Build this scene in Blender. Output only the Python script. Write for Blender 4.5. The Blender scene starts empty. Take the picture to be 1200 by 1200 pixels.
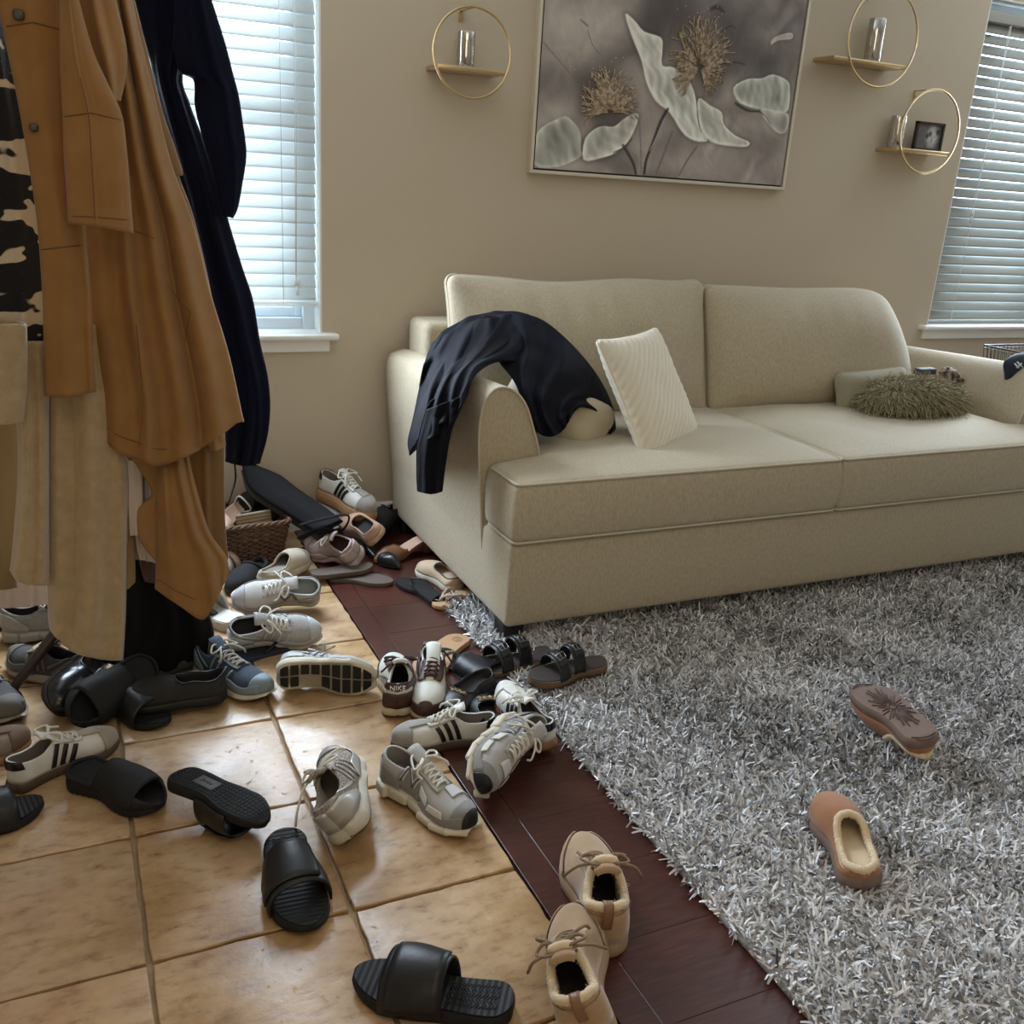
import bpy, math, random
import numpy as np
from mathutils import Vector, Matrix, Euler
random.seed(7); RNG = np.random.default_rng(7)
SC = bpy.context.scene; COL = SC.collection
PI = math.pi

# ---------------------------------------------------------------- camera
F, YAW, PITCH, ROLL, CH, CD = 1126.3, .4494, .3304, .0641, 1.3033, 3.4507
CAM = np.array([0., -CD, CH])
_fw = np.array([math.sin(YAW)*math.cos(PITCH), math.cos(YAW)*math.cos(PITCH), -math.sin(PITCH)])
_r0 = np.array([math.cos(YAW), -math.sin(YAW), 0.]); _u0 = np.cross(_r0, _fw)
_r = math.cos(ROLL)*_r0 + math.sin(ROLL)*_u0; _u = -math.sin(ROLL)*_r0 + math.cos(ROLL)*_u0
cd = bpy.data.cameras.new('camera'); cam = bpy.data.objects.new('camera', cd); COL.objects.link(cam)
cd.sensor_width = 36; cd.lens = F/1200*36; cd.clip_start = .02
cam.matrix_world = Matrix(((_r[0], _u[0], -_fw[0], CAM[0]), (_r[1], _u[1], -_fw[1], CAM[1]), (_r[2], _u[2], -_fw[2], CAM[2]), (0, 0, 0, 1)))
SC.camera = cam
# ---------------------------------------------------------------- light
SC.view_settings.view_transform = 'Standard'; SC.view_settings.look = 'None'
SC.view_settings.gamma = 1; SC.view_settings.use_curve_mapping = False
SC.view_settings.exposure = .12
w = bpy.data.worlds.new('sky'); SC.world = w; w.use_nodes = True
w.node_tree.nodes['Background'].inputs[0].default_value = (.62, .80, 1, 1)
w.node_tree.nodes['Background'].inputs[1].default_value = 9
def area(name, loc, look, sx, sy, watt, col):
    l = bpy.data.lights.new(name, 'AREA'); l.shape = 'RECTANGLE'; l.size = sx; l.size_y = sy; l.energy = watt; l.color = col
    o = bpy.data.objects.new(name, l); COL.objects.link(o); o.location = loc
    o.rotation_euler = (Vector(look)-Vector(loc)).to_track_quat('-Z', 'Y').to_euler(); return o
area('window_daylight_left', (.38, -.035, 1.5), (.38, -5, 1.5), .9, 1.4, 80, (.74, .86, 1))
area('window_daylight_right', (4.32, -.035, 1.5), (4.32, -5, 1.5), .9, 1.4, 96, (.74, .86, 1))
area('warm_fill_overhead', (.7, -3.3, 2.55), (1.0, -2.2, 0), 1.6, 1.2, 13, (1, .78, .52))  # added warm fill from overhead, standing in for unseen interior light
area('warm_fill_rear', (-.4, -5.6, 1.6), (1.5, 0, .7), 2.0, 1.8, 17, (1, .84, .64))  # added warm fill from behind the camera; the front wall has no window

def ray(px, py):
    d = _r*(px-600)/F - _u*(py-600)/F + _fw
    return d
def aty(px, py, y): d = ray(px, py); return CAM + d*(y-CAM[1])/d[1]
def atz(px, py, z=0.): d = ray(px, py); return CAM + d*(z-CAM[2])/d[2]
def atx(px, py, x): d = ray(px, py); return CAM + d*(x-CAM[0])/d[0]
def project(P):
    P = np.asarray(P)-CAM; c = P@_fw
    return np.stack([600+F*(P@_r)/c, 600-F*(P@_u)/c], -1)

# ---------------------------------------------------------------- materials
def lin(c):
    if isinstance(c, str):
        c = [int(c[i:i+2], 16)/255 for i in (0, 2, 4)]
        c = [x/12.92 if x <= .04045 else ((x+.055)/1.055)**2.4 for x in c]
    return (c[0], c[1], c[2], 1)
MATS = {}
def M(name, col, rough=.6, col2=None, vscale=8, vdet=4, bump=0, bscale=150, metal=0, spec=.5, sheen=0, trans=0, emit=0, wave=0, wscale=40, waxis='X', coords='Object', stretch=None, vlo=.35, vhi=.65, coat=0, bdist=.002):
    if name in MATS: return MATS[name]
    m = bpy.data.materials.new(name); m.use_nodes = True; nt = m.node_tree; N = nt.nodes; LK = nt.links
    b = N['Principled BSDF']; b.inputs['Roughness'].default_value = rough; b.inputs['Metallic'].default_value = metal
    b.inputs['Base Color'].default_value = lin(col); b.inputs['Specular IOR Level'].default_value = spec
    b.inputs['Sheen Weight'].default_value = sheen; b.inputs['Coat Weight'].default_value = coat
    m.diffuse_color = lin(col)
    if emit: b.inputs['Emission Color'].default_value = lin(col); b.inputs['Emission Strength'].default_value = emit
    tc = N.new('ShaderNodeTexCoord'); src = tc.outputs[coords]
    if stretch:
        mp = N.new('ShaderNodeMapping'); mp.inputs['Scale'].default_value = stretch; LK.new(src, mp.inputs['Vector']); src = mp.outputs[0]
    if col2 is not None:
        n = N.new('ShaderNodeTexNoise'); n.inputs['Scale'].default_value = vscale; n.inputs['Detail'].default_value = vdet; LK.new(src, n.inputs['Vector'])
        r = N.new('ShaderNodeValToRGB'); r.color_ramp.elements[0].color = lin(col); r.color_ramp.elements[1].color = lin(col2)
        r.color_ramp.elements[0].position = vlo; r.color_ramp.elements[1].position = vhi
        LK.new(n.outputs['Fac'], r.inputs['Fac']); LK.new(r.outputs['Color'], b.inputs['Base Color'])
    h = None
    if bump:
        n2 = N.new('ShaderNodeTexNoise'); n2.inputs['Scale'].default_value = bscale; n2.inputs['Detail'].default_value = 3; LK.new(src, n2.inputs['Vector']); h = n2.outputs['Fac']
        bp = N.new('ShaderNodeBump'); bp.inputs['Strength'].default_value = bump; bp.inputs['Distance'].default_value = bdist; LK.new(h, bp.inputs['Height']); LK.new(bp.outputs[0], b.inputs['Normal'])
    if wave:
        wv = N.new('ShaderNodeTexWave'); wv.bands_direction = waxis; wv.inputs['Scale'].default_value = wscale; LK.new(src, wv.inputs['Vector'])
        bp2 = N.new('ShaderNodeBump'); bp2.inputs['Strength'].default_value = wave; bp2.inputs['Distance'].default_value = bdist
        LK.new(wv.outputs['Fac'], bp2.inputs['Height'])
        if h is not None: LK.new(bp.outputs[0], bp2.inputs['Normal'])
        LK.new(bp2.outputs[0], b.inputs['Normal'])
    if trans:
        t = N.new('ShaderNodeBsdfTranslucent'); t.inputs['Color'].default_value = lin(col); mx = N.new('ShaderNodeMixShader'); mx.inputs[0].default_value = trans
        LK.new(b.outputs[0], mx.inputs[1]); LK.new(t.outputs[0], mx.inputs[2]); LK.new(mx.outputs[0], N['Material Output'].inputs['Surface'])
    MATS[name] = m; return m

# ---------------------------------------------------------------- object helpers
def tag(o, label=None, cat=None, group=None, kind=None):
    if label: o['label'] = label
    if cat: o['category'] = cat
    if group: o['group'] = group
    if kind: o['kind'] = kind
    return o
def empty(name, loc=(0, 0, 0), label=None, cat=None, group=None, parent=None):
    o = bpy.data.objects.new(name, None); COL.objects.link(o); o.location = loc; o.empty_display_size = .05
    if parent: o.parent = parent
    return tag(o, label, cat, group)
def obj(name, v, f, mat, parent=None, smooth=True, local=False, auto=None):
    """v in world coordinates (or in the parent's own frame when local)"""
    me = bpy.data.meshes.new(name)
    v = np.asarray(v, float)
    q = parent
    while q is not None and not local: v = v-np.array(q.location); q = q.parent
    me.from_pydata(v.tolist(), [], [tuple(int(i) for i in q) for q in f])
    for mm in (mat if isinstance(mat, (list, tuple)) else [mat]): me.materials.append(mm)
    me.update()
    if smooth: me.shade_smooth()
    o = bpy.data.objects.new(name, me); COL.objects.link(o)
    if parent is not None: o.parent = parent
    if auto: sharp(me, auto)
    return o
def sharp(me, deg=40):
    try: me.set_sharp_from_angle(angle=math.radians(deg))
    except Exception: pass
class MB:
    def __init__(s): s.v = []; s.f = []; s.m = []; s.n = 0
    def add(s, v, f, mi=0):
        v = np.asarray(v, float).reshape(-1, 3); s.v.append(v); s.f += [tuple(int(i)+s.n for i in q) for q in f]; s.m += [mi]*len(f); s.n += len(v)
    def box(s, c, d, mi=0, R=None):
        h = np.array(d)/2; p = np.array([[x, y, z] for x in (-1, 1) for y in (-1, 1) for z in (-1, 1)])*h
        if R is not None: p = p@np.array(R).T
        s.add(p+np.array(c), [(0, 1, 3, 2), (4, 6, 7, 5), (0, 4, 5, 1), (2, 3, 7, 6), (0, 2, 6, 4), (1, 5, 7, 3)], mi)
    def tube(s, pts, r, n=8, mi=0, closed=False, cap=True):
        v, f = tube(pts, r, n, closed, cap); s.add(v, f, mi)
    def grid(s, G, mi=0, flip=False): v, f = grid(G, flip); s.add(v, f, mi)
    def build(s, name, mat, parent=None, smooth=True, local=False, auto=None):
        o = obj(name, np.concatenate(s.v), s.f, mat, parent, smooth, local, auto)
        if isinstance(mat, (list, tuple)) and len(mat) > 1: o.data.polygons.foreach_set('material_index', s.m)
        return o
def catmull(pts, k=6, closed=False):
    P = np.asarray(pts, float); n = len(P)
    if n < 3: return P
    out = []
    rng = range(n) if closed else range(n-1)
    for i in rng:
        p0 = P[(i-1) % n] if (closed or i > 0) else 2*P[0]-P[1]; p1 = P[i]; p2 = P[(i+1) % n]
        p3 = P[(i+2) % n] if (closed or i+2 < n) else 2*P[-1]-P[-2]
        for j in range(k):
            t = j/k; out.append(.5*((2*p1)+(-p0+p2)*t+(2*p0-5*p1+4*p2-p3)*t*t+(-p0+3*p1-3*p2+p3)*t**3))
    if not closed: out.append(P[-1])
    return np.array(out)
def tube(pts, r, n=8, closed=False, cap=True, flat=None):
    P = np.asarray(pts, float); m = len(P); r = np.broadcast_to(np.asarray(r, float), (m,))
    T = np.roll(P, -1, 0)-np.roll(P, 1, 0) if closed else np.gradient(P, axis=0)
    T /= np.maximum(np.linalg.norm(T, axis=1, keepdims=True), 1e-9)
    a = np.array([0, 0, 1.]) if abs(T[0][2]) < .9 else np.array([1., 0, 0])
    nv = []; cur = a-T[0]*(a@T[0]); cur /= np.linalg.norm(cur)
    for i in range(m):
        cur = cur-T[i]*(cur@T[i]); cur /= max(np.linalg.norm(cur), 1e-9); nv.append(cur)
    nv = np.array(nv); bv = np.cross(T, nv)
    an = np.arange(n)*2*PI/n
    fl = 1 if flat is None else flat
    V = P[:, None]+r[:, None, None]*(np.cos(an)[None, :, None]*nv[:, None]*fl+np.sin(an)[None, :, None]*bv[:, None])
    V = V.reshape(-1, 3); Fc = []
    for i in range(m if closed else m-1):
        for j in range(n):
            a0 = i*n+j; a1 = i*n+(j+1) % n; b0 = ((i+1) % m)*n+j; b1 = ((i+1) % m)*n+(j+1) % n
            Fc.append((a0, a1, b1, b0))
    if cap and not closed:
        Fc.append(tuple(range(n))[::-1]); Fc.append(tuple((m-1)*n+j for j in range(n)))
    return V, Fc
def grid(G, flip=False, wrap=False):
    G = np.asarray(G, float); a, b = G.shape[:2]; f = []
    for i in range(a-1):
        for j in range(b if wrap else b-1):
            q = (i*b+j, i*b+(j+1) % b, (i+1)*b+(j+1) % b, (i+1)*b+j); f.append(q[::-1] if flip else q)
    return G.reshape(-1, 3), f
def solid(o, t, off=-1, mo=0, rim=None):
    m = o.modifiers.new('solidify', 'SOLIDIFY'); m.thickness = t; m.offset = off; m.material_offset = mo
    if rim is not None: m.material_offset_rim = rim
    return o
def bevel(o, wd, seg=2, ang=40):
    m = o.modifiers.new('bevel', 'BEVEL'); m.width = wd; m.segments = seg; m.limit_method = 'ANGLE'; m.angle_limit = math.radians(ang); return o
def subd(o, n=1):
    m = o.modifiers.new('subdivision', 'SUBSURF'); m.levels = n; m.render_levels = n; return o
def vnoise(p, s=1.0, seed=0):
    """smooth pseudo noise, p (...,3) -> (...)"""
    r = np.random.default_rng(seed); out = 0
    for k in range(5):
        d = r.normal(size=3); d /= np.linalg.norm(d); ph = r.uniform(0, 6.28); fr = s*r.uniform(.7, 2.2)
        out = out+np.sin((p@d)*fr*6.28+ph+1.3*np.sin((p@np.roll(d, 1))*fr*5+ph*2))
    return out/5
def rbox(half, r, seg=4, mid=6, deform=None):
    """rounded box: surface grid; half=(hx,hy,hz), r rounding"""
    half = np.array(half, float); r = min(r, half.min()*.999)
    def ax(h):
        return np.unique(np.concatenate([-h+r*(1-np.cos(np.linspace(0, PI/2, seg+1))), np.linspace(-h+r, h-r, mid+1), h-r*(1-np.cos(np.linspace(0, PI/2, seg+1)))]).round(7))
    A = [ax(h) for h in half]; V = []; Fc = []; idx = {}
    def vid(p):
        k = tuple(np.round(p, 6))
        if k not in idx: idx[k] = len(V); V.append(p)
        return idx[k]
    for axis in range(3):
        u, v = [(1, 2), (2, 0), (0, 1)][axis]
        for sg in (-1, 1):
            for i in range(len(A[u])-1):
                for j in range(len(A[v])-1):
                    q = []
                    for (a, b) in ((i, j), (i+1, j), (i+1, j+1), (i, j+1)):
                        p = np.zeros(3); p[axis] = sg*half[axis]; p[u] = A[u][a]; p[v] = A[v][b]; q.append(vid(p))
                    Fc.append(q if sg > 0 else q[::-1])
    P = np.array(V); inner = np.clip(P, -(half-r), half-r); d = P-inner; nn = np.linalg.norm(d, axis=1, keepdims=True)
    P = inner+r*d/np.maximum(nn, 1e-9)
    if deform is not None: P = deform(P)
    return P, Fc
def rrect(hx, hy, r, n=8, k=10):
    """rounded rectangle loop, many points"""
    pts = []
    for (cx, cy, a0) in ((hx-r, hy-r, 0), (-hx+r, hy-r, PI/2), (-hx+r, -hy+r, PI), (hx-r, -hy+r, 1.5*PI)):
        for i in range(n): a = a0+PI/2*i/(n-1); pts.append((cx+r*math.cos(a), cy+r*math.sin(a)))
    pts = np.array(pts); out = []
    for i in range(len(pts)):
        a, b = pts[i], pts[(i+1) % len(pts)]; L = np.linalg.norm(b-a); m = max(1, int(L/.03))
        for j in range(m): out.append(a+(b-a)*j/m)
    return np.array(out)
def text_mesh(s, size, depth=.0005, name='lettering'):
    c = bpy.data.curves.new('lettering_curve', 'FONT'); c.body = s; c.size = size; c.extrude = depth; c.align_x = 'CENTER'; c.align_y = 'CENTER'; c.resolution_u = 3
    o = bpy.data.objects.new('lettering_source', c); COL.objects.link(o)
    bpy.context.view_layer.update()
    me = bpy.data.meshes.new_from_object(o.evaluated_get(bpy.context.evaluated_depsgraph_get()))
    bpy.data.objects.remove(o); bpy.data.curves.remove(c); me.name = name
    return me
# ================================================================ the room
m_wall = M('painted_wall', (.54, .465, .35), .75, bump=.5, bscale=150, bdist=.0022)
m_white = M('white_trim', (.80, .80, .76), .45)
m_grout = M('grout', (.40, .30, .19), .95, col2=(.30, .22, .14), vscale=30, bump=.6, bscale=300)
m_ceil = M('ceiling_paint', (.75, .72, .66), .9)

def wall_boxes(b, holes, x0, x1, z1, y0, y1):
    xs = x0
    for (a, c, za, zb) in holes:
        b.box(((xs+a)/2, (y0+y1)/2, z1/2), (a-xs, y1-y0, z1))
        b.box(((a+c)/2, (y0+y1)/2, za/2), (c-a, y1-y0, za)); b.box(((a+c)/2, (y0+y1)/2, (zb+z1)/2), (c-a, y1-y0, z1-zb)); xs = c
    b.box(((xs+x1)/2, (y0+y1)/2, z1/2), (x1-xs, y1-y0, z1))
W1 = (-.12, .857, .74, 2.2); W2 = (3.843, 4.80, .76, 2.2); ZC = 2.62
b = MB(); wall_boxes(b, [W1, W2], -2.4, 6.2, ZC, 0, .15); tag(b.build('wall_back', m_wall, smooth=False), kind='structure')
b = MB(); b.box((-2.46, -3, ZC/2), (.12, 6.3, ZC)); tag(b.build('wall_left', m_wall, smooth=False), kind='structure')
b = MB(); b.box((6.26, -3, ZC/2), (.12, 6.3, ZC)); tag(b.build('wall_right', m_wall, smooth=False), kind='structure')
b = MB(); b.box((1.9, -6.06, ZC/2), (8.6, .12, ZC)); tag(b.build('wall_front', m_wall, smooth=False), kind='structure')
b = MB(); b.box((1.9, -3, ZC+.05), (8.8, 6.4, .1)); tag(b.build('ceiling', m_ceil, smooth=False), kind='structure')
# baseboard
b = MB()
P = [(0, 0), (-.014, 0), (-.014, .07), (-.009, .078), (-.004, .083), (0, .083)]
G = np.array([[(x, y, z) for (y, z) in P] for x in (-2.4, 6.2)]); b.grid(G)
tag(b.build('baseboard_back', m_white, smooth=False), kind='structure')

# windows
def window(n, W, lo):
    x0, x1, z0, z1 = W; xm = (x0+x1)/2; wd = x1-x0
    vin = M('window_vinyl', (.72, .80, .86), .4)
    root = tag(empty('window_%d' % n, (xm, .1, z0)), kind='structure')
    b = MB(); t = .05
    for (c, d) in (((x0+t/2, .115, (z0+z1)/2), (t, .06, z1-z0)), ((x1-t/2, .115, (z0+z1)/2), (t, .06, z1-z0)), ((xm, .115, z0+t/2), (wd-2*t, .06, t)), ((xm, .115, z1-t/2), (wd-2*t, .06, t)), ((xm, .115, (z0+z1)/2), (wd-2*t, .05, .05))): b.box(c, d)
    o = b.build('window_frame', vin, root, smooth=False); bevel(o, .004, 1)
    b = MB()
    for (c, d) in (((x0+.065, .12, (z0+z1)/2), (.03, .035, z1-z0-.1)), ((x1-.065, .12, (z0+z1)/2), (.03, .035, z1-z0-.1)), ((xm, .12, z0+.068), (wd-.16, .035, .036)), ((xm, .12, z1-.068), (wd-.16, .035, .036))): b.box(c, d)
    bevel(b.build('sash', vin, root, smooth=False), .003, 1)
    g = bpy.data.materials.get('window_glass')
    if g is None:
        g = bpy.data.materials.new('window_glass'); g.use_nodes = True; nt = g.node_tree; nt.nodes.remove(nt.nodes['Principled BSDF'])
        tr = nt.nodes.new('ShaderNodeBsdfTransparent'); gl = nt.nodes.new('ShaderNodeBsdfGlossy'); gl.inputs['Roughness'].default_value = .02; mx = nt.nodes.new('ShaderNodeMixShader'); mx.inputs[0].default_value = .06
        nt.links.new(tr.outputs[0], mx.inputs[1]); nt.links.new(gl.outputs[0], mx.inputs[2]); nt.links.new(mx.outputs[0], nt.nodes['Material Output'].inputs['Surface'])
    b = MB(); b.box((xm, .125, (z0+z1)/2), (wd-.12, .004, z1-z0-.14)); b.build('pane', g, root, smooth=False)
    # white sill and apron
    P, f = rbox(((wd+.11)/2, .085, .012), .009, 3, 6); o = obj('sill', P+np.array((xm, .04, z0-.004)), f, m_white, root)
    # cut: part of the sill inside the opening only
    b = MB(); b.box((xm, -.008, z0-.038), (wd+.05, .018, .045)); bevel(b.build('apron', m_white, root, smooth=False), .004, 2)
    # jamb lining (drywall return painted white)
    b = MB(); b.box((x0+.003, .06, (z0+z1)/2), (.006, .12, z1-z0)); b.box((x1-.003, .06, (z0+z1)/2), (.006, .12, z1-z0)); b.box((xm, .06, z1-.003), (wd, .12, .006))
    b.build('jamb_lining', m_white, root, smooth=False)
    return root
window(1, W1, .74); window(2, W2, .76)

# blinds
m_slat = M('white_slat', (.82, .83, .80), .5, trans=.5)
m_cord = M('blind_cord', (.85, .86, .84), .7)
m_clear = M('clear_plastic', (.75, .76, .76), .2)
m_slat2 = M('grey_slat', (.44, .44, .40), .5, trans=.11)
def blind(W, zbot, ztop, label, tilt, xs_c, cordx, cord_z, m_slat=m_slat):
    x0, x1, z0, z1 = W; a, c = x0+.012, x1-.012; xm = (a+c)/2; Y = .045
    root = empty('window_blind', (xm, Y, z1), label, 'blind', 'white slatted blinds in the two windows')
    n = int((ztop-zbot)/.044)
    k = 7; s = np.linspace(-1, 1, k); base = []
    # curved slat profile in (y,z) ; room edge low
    for u in s:
        yy = -.0255*u; zz = .0022*(1-u*u)
        base.append((yy*math.cos(tilt)-zz*math.sin(tilt), -yy*-math.sin(tilt)*1.0+zz*math.cos(tilt)))
    base = np.array(base)
    G = np.array([[(x, q[0], q[1]) for q in base] for x in (-(c-a)/2, (c-a)/2)])
    v, f = grid(G)
    me = None
    for i in range(n):
        z = zbot+.035+i*.044
        if me is None:
            o = obj('slat', v, f, m_slat, root, local=True); me = o.data; solid(o, .0022, 0); first = o
        else:
            o = first.copy(); COL.objects.link(o)
        o.location = (random.uniform(-.001, .001), random.uniform(-.001, .001), z-z1); o.rotation_euler = (random.uniform(-.05, .05), 0, 0)
    P, f = rbox(((c-a)/2, .026, .009), .006, 2, 4); obj('bottom_rail', P+np.array((xm, Y, zbot)), f, m_slat, root)
    P, f = rbox(((c-a)/2, .030, .022), .004, 2, 4); obj('head_rail', P+np.array((xm, Y, ztop+.03)), f, m_slat, root)
    for x in xs_c:
        b = MB()
        for dy in (-.0275, .0275): b.tube([(x, Y+dy, zbot), (x+.001, Y+dy, (zbot+ztop)/2), (x, Y+dy, ztop+.01)], .0012, 6)
        b.build('ladder_cord', m_cord, root)
    b = MB()
    for dx in (0, .006): b.tube([(cordx+dx, Y-.04, ztop), (cordx+dx+.003, Y-.045, (cord_z+ztop)/2), (cordx+dx*.3, Y-.04, cord_z)], .0012, 6)
    b.build('pull_cord', m_cord, root)
    b = MB()
    for (dx, dz) in ((0, -.012), (.012, -.02), (.006, -.045)):
        v, f = tube([(cordx+dx, Y-.04, cord_z+dz+.012), (cordx+dx, Y-.04, cord_z+dz), (cordx+dx, Y-.04, cord_z+dz-.012), (cordx+dx, Y-.04, cord_z+dz-.018)], [.003, .0055, .0065, .004], 10); b.add(v, f)
    b.build('cord_tassel', m_clear, root)
    return root
blind(W1, .845, 2.11, 'white slatted blind in the window behind the hanging coats', math.radians(60), (.02, .37, .725), aty(344, 60, 0)[0], aty(350, 325, 0)[2])
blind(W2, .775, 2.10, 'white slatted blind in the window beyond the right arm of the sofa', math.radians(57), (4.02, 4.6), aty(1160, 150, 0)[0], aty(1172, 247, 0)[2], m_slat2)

# ---------------------------------------------------------------- floor
def pos_mat(name, build):
    m = bpy.data.materials.new(name); m.use_nodes = True; nt = m.node_tree; N = nt.nodes; L = nt.links; b = N['Principled BSDF']
    g = N.new('ShaderNodeNewGeometry'); oi = N.new('ShaderNodeObjectInfo')
    def noise(scale, det=4, vec=None, stretch=None, rgh=.5):
        v = vec or g.outputs['Position']
        if stretch: mp = N.new('ShaderNodeMapping'); mp.inputs['Scale'].default_value = stretch; L.new(v, mp.inputs[0]); v = mp.outputs[0]
        n = N.new('ShaderNodeTexNoise'); n.inputs['Scale'].default_value = scale; n.inputs['Detail'].default_value = det; n.inputs['Roughness'].default_value = rgh; L.new(v, n.inputs['Vector']); return n.outputs['Fac']
    def ramp(fac, stops):
        r = N.new('ShaderNodeValToRGB'); e = r.color_ramp.elements
        while len(e) < len(stops): e.new(.5)
        for q, (p, c) in zip(e, stops): q.position = p; q.color = lin(c) if len(c) == 3 else c
        L.new(fac, r.inputs['Fac']); return r.outputs['Color']
    def mix(f, a, c, mode='MIX'):
        x = N.new('ShaderNodeMix'); x.data_type = 'RGBA'; x.blend_type = mode
        for i, s in ((0, f), (6, a), (7, c)):
            if hasattr(s, 'links'): L.new(s, x.inputs[i])
            else: x.inputs[i].default_value = s
        return x.outputs[2]
    def bump(h, st, dist, nrm=None):
        bp = N.new('ShaderNodeBump'); bp.inputs['Strength'].default_value = st; bp.inputs['Distance'].default_value = dist; L.new(h, bp.inputs['Height'])
        if nrm is not None: L.new(nrm, bp.inputs['Normal'])
        return bp.outputs[0]
    build(m, N, L, b, g, oi, noise, ramp, mix, bump); MATS[name] = m; return m
def tile_build(m, N, L, b, g, oi, noise, ramp, mix, bump):
    big = noise(3.2, 6, rgh=.6); fine = noise(26, 6, stretch=(.7, 1.5, 1), rgh=.65); sp = noise(130, 3)
    c1 = ramp(big, [(.30, (.25, .145, .06)), (.44, (.38, .245, .12)), (.56, (.50, .36, .22)), (.66, (.46, .30, .19)), (.8, (.34, .19, .09))])
    c2 = ramp(fine, [(.30, (.50, .36, .25)), (.48, (1, 1, 1)), (.7, (1.2, 1.16, 1.1))])
    c = mix(.75, c1, c2, 'MULTIPLY')
    r = ramp(oi.outputs['Random'], [(0, (.88, .86, .83)), (1, (1.06, 1.03, 1.0))])
    L.new(mix(1., c, r, 'MULTIPLY'), b.inputs['Base Color'])
    ro = N.new('ShaderNodeMapRange'); ro.inputs['To Min'].default_value = .20; ro.inputs['To Max'].default_value = .42; L.new(fine, ro.inputs['Value']); L.new(ro.outputs[0], b.inputs['Roughness'])
    pit = ramp(noise(48, 5, rgh=.7), [(.30, (0, 0, 0)), (.38, (1, 1, 1))])
    n1 = bump(big, .5, .006); n2 = bump(fine, .35, .002, n1); n3 = bump(pit, .5, .0014, n2); L.new(n3, b.inputs['Normal'])
m_tile = pos_mat('travertine_tile', tile_build)
def wood_build(m, N, L, b, g, oi, noise, ramp, mix, bump):
    gr = noise(14, 6, stretch=(1, 9, 1), rgh=.6); big = noise(2.5, 3, stretch=(.6, 3, 1))
    c = ramp(gr, [(.3, (.030, .0085, .006)), (.55, (.060, .016, .011)), (.75, (.095, .028, .017))])
    c = mix(.5, c, ramp(big, [(.35, (.6, .55, .55)), (.65, (1.25, 1.2, 1.15))]), 'MULTIPLY')
    c = mix(1., c, ramp(oi.outputs['Random'], [(0, (.93, .92, .92)), (1, (1.08, 1.06, 1.06))]), 'MULTIPLY')
    L.new(c, b.inputs['Base Color']); b.inputs['Roughness'].default_value = .28; b.inputs['Coat Weight'].default_value = .25; b.inputs['Coat Roughness'].default_value = .2
    L.new(bump(gr, .12, .001), b.inputs['Normal'])
m_wood = pos_mat('dark_cherry_wood', wood_build)

b = MB(); b.box((-.84, -3, -.031), (3.163, 6.1, .04)); fl = tag(b.build('floor', m_grout, smooth=False), kind='structure')
SP, GX, GY = .3569, .0488, -1.3205
def tile_mesh(sx, sy, seed):
    r = np.random.default_rng(seed); n = 10; pts = []
    for (ax, ay, bx, by) in ((-1, -1, 1, -1), (1, -1, 1, 1), (1, 1, -1, 1), (-1, 1, -1, -1)):
        for i in range(n): t = i/n; pts.append((ax+(bx-ax)*t, ay+(by-ay)*t))
    p = np.array(pts)*np.array([sx/2, sy/2]); p = np.sign(p)*np.minimum(np.abs(p), np.array([sx/2, sy/2]))
    for cx in (-1, 1):
        for cy in (-1, 1):
            dd = (np.abs(p[:, 0]-cx*sx/2) < .003) & (np.abs(p[:, 1]-cy*sy/2) < .003); p[dd] *= .988
    j = r.normal(size=len(p))*.0011; rr = np.linalg.norm(p, axis=1)[:, None]; p = p+p/rr*j[:, None]
    m = len(p); rings = [np.c_[p, np.full(m, -.012)], np.c_[p*.999, np.full(m, -.0028)], np.c_[p*(1-.012), np.full(m, -.0006)+r.normal(size=m)*.0002], np.c_[p*(1-.035), np.zeros(m)]]
    v = np.concatenate(rings+[[[0, 0, 0]]]); f = []
    for k in range(3):
        for i in range(m): f.append((k*m+i, k*m+(i+1) % m, (k+1)*m+(i+1) % m, (k+1)*m+i))
    for i in range(m): f.append((3*m+i, 3*m+(i+1) % m, 4*m))
    return v, f
TG = .007
variants = []
for s in range(6):
    v, f = tile_mesh(SP-TG, SP-TG, s); variants.append((v, f))
cut = {}
protos = {}
for i in range(-5, 2):
    for j in range(-6, 4):
        x0 = GX+i*SP; y0 = GY+j*SP; x1 = min(x0+SP, .742+TG/2); y1 = min(y0+SP, -.002)
        cx, cy = (x0+x1)/2, (y0+y1)/2; k = ((i*7+j*3) % 6, round(x1-x0, 3), round(y1-y0, 3))
        if k not in protos:
            v, f = tile_mesh(x1-x0-TG, y1-y0-TG, k[0]); o = obj('tile', v+0, f, m_tile, None); sharp(o.data, 30); protos[k] = o
        else:
            o = protos[k].copy(); COL.objects.link(o)
        o.location = (cx, cy, 0); o.parent = fl
# wood floor, planks across, with a trim strip along the tile
b = MB(); b.box((3.47, -3, -.035), (5.458, 6.1, .04)); wf = tag(b.build('floor', M('subfloor', (.05, .02, .015), .6), smooth=False), kind='structure')
def plank(x0, x1, y0, y1, par, name='plank', z=0.):
    P, f = rbox(((x1-x0)/2-.0003, (y1-y0)/2-.0003, .0075), .0007, 1, 1); o = obj(name, P+np.array(((x0+x1)/2, (y0+y1)/2, z-.0075)), f, m_wood, par, smooth=False); return o
ys = [-.004, -.62, -1.52, -2.05, -3.1]
ys = [-.004, -.75, -1.93, -3.1]
for a, c in zip(ys[1:], ys[:-1]): plank(.746, .812, a, c, wf, 'trim_strip', .0006)
y = -.004; k = 0
while y > -3.5:
    x = .813; first = [.9, .62, 1.25, .45][k % 4]
    while x < 1.7:
        x2 = x+(first+.3 if x < .82 else 1.1); plank(x, x2, y-.19, y, wf); x = x2
    y -= .19; k += 1
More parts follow.
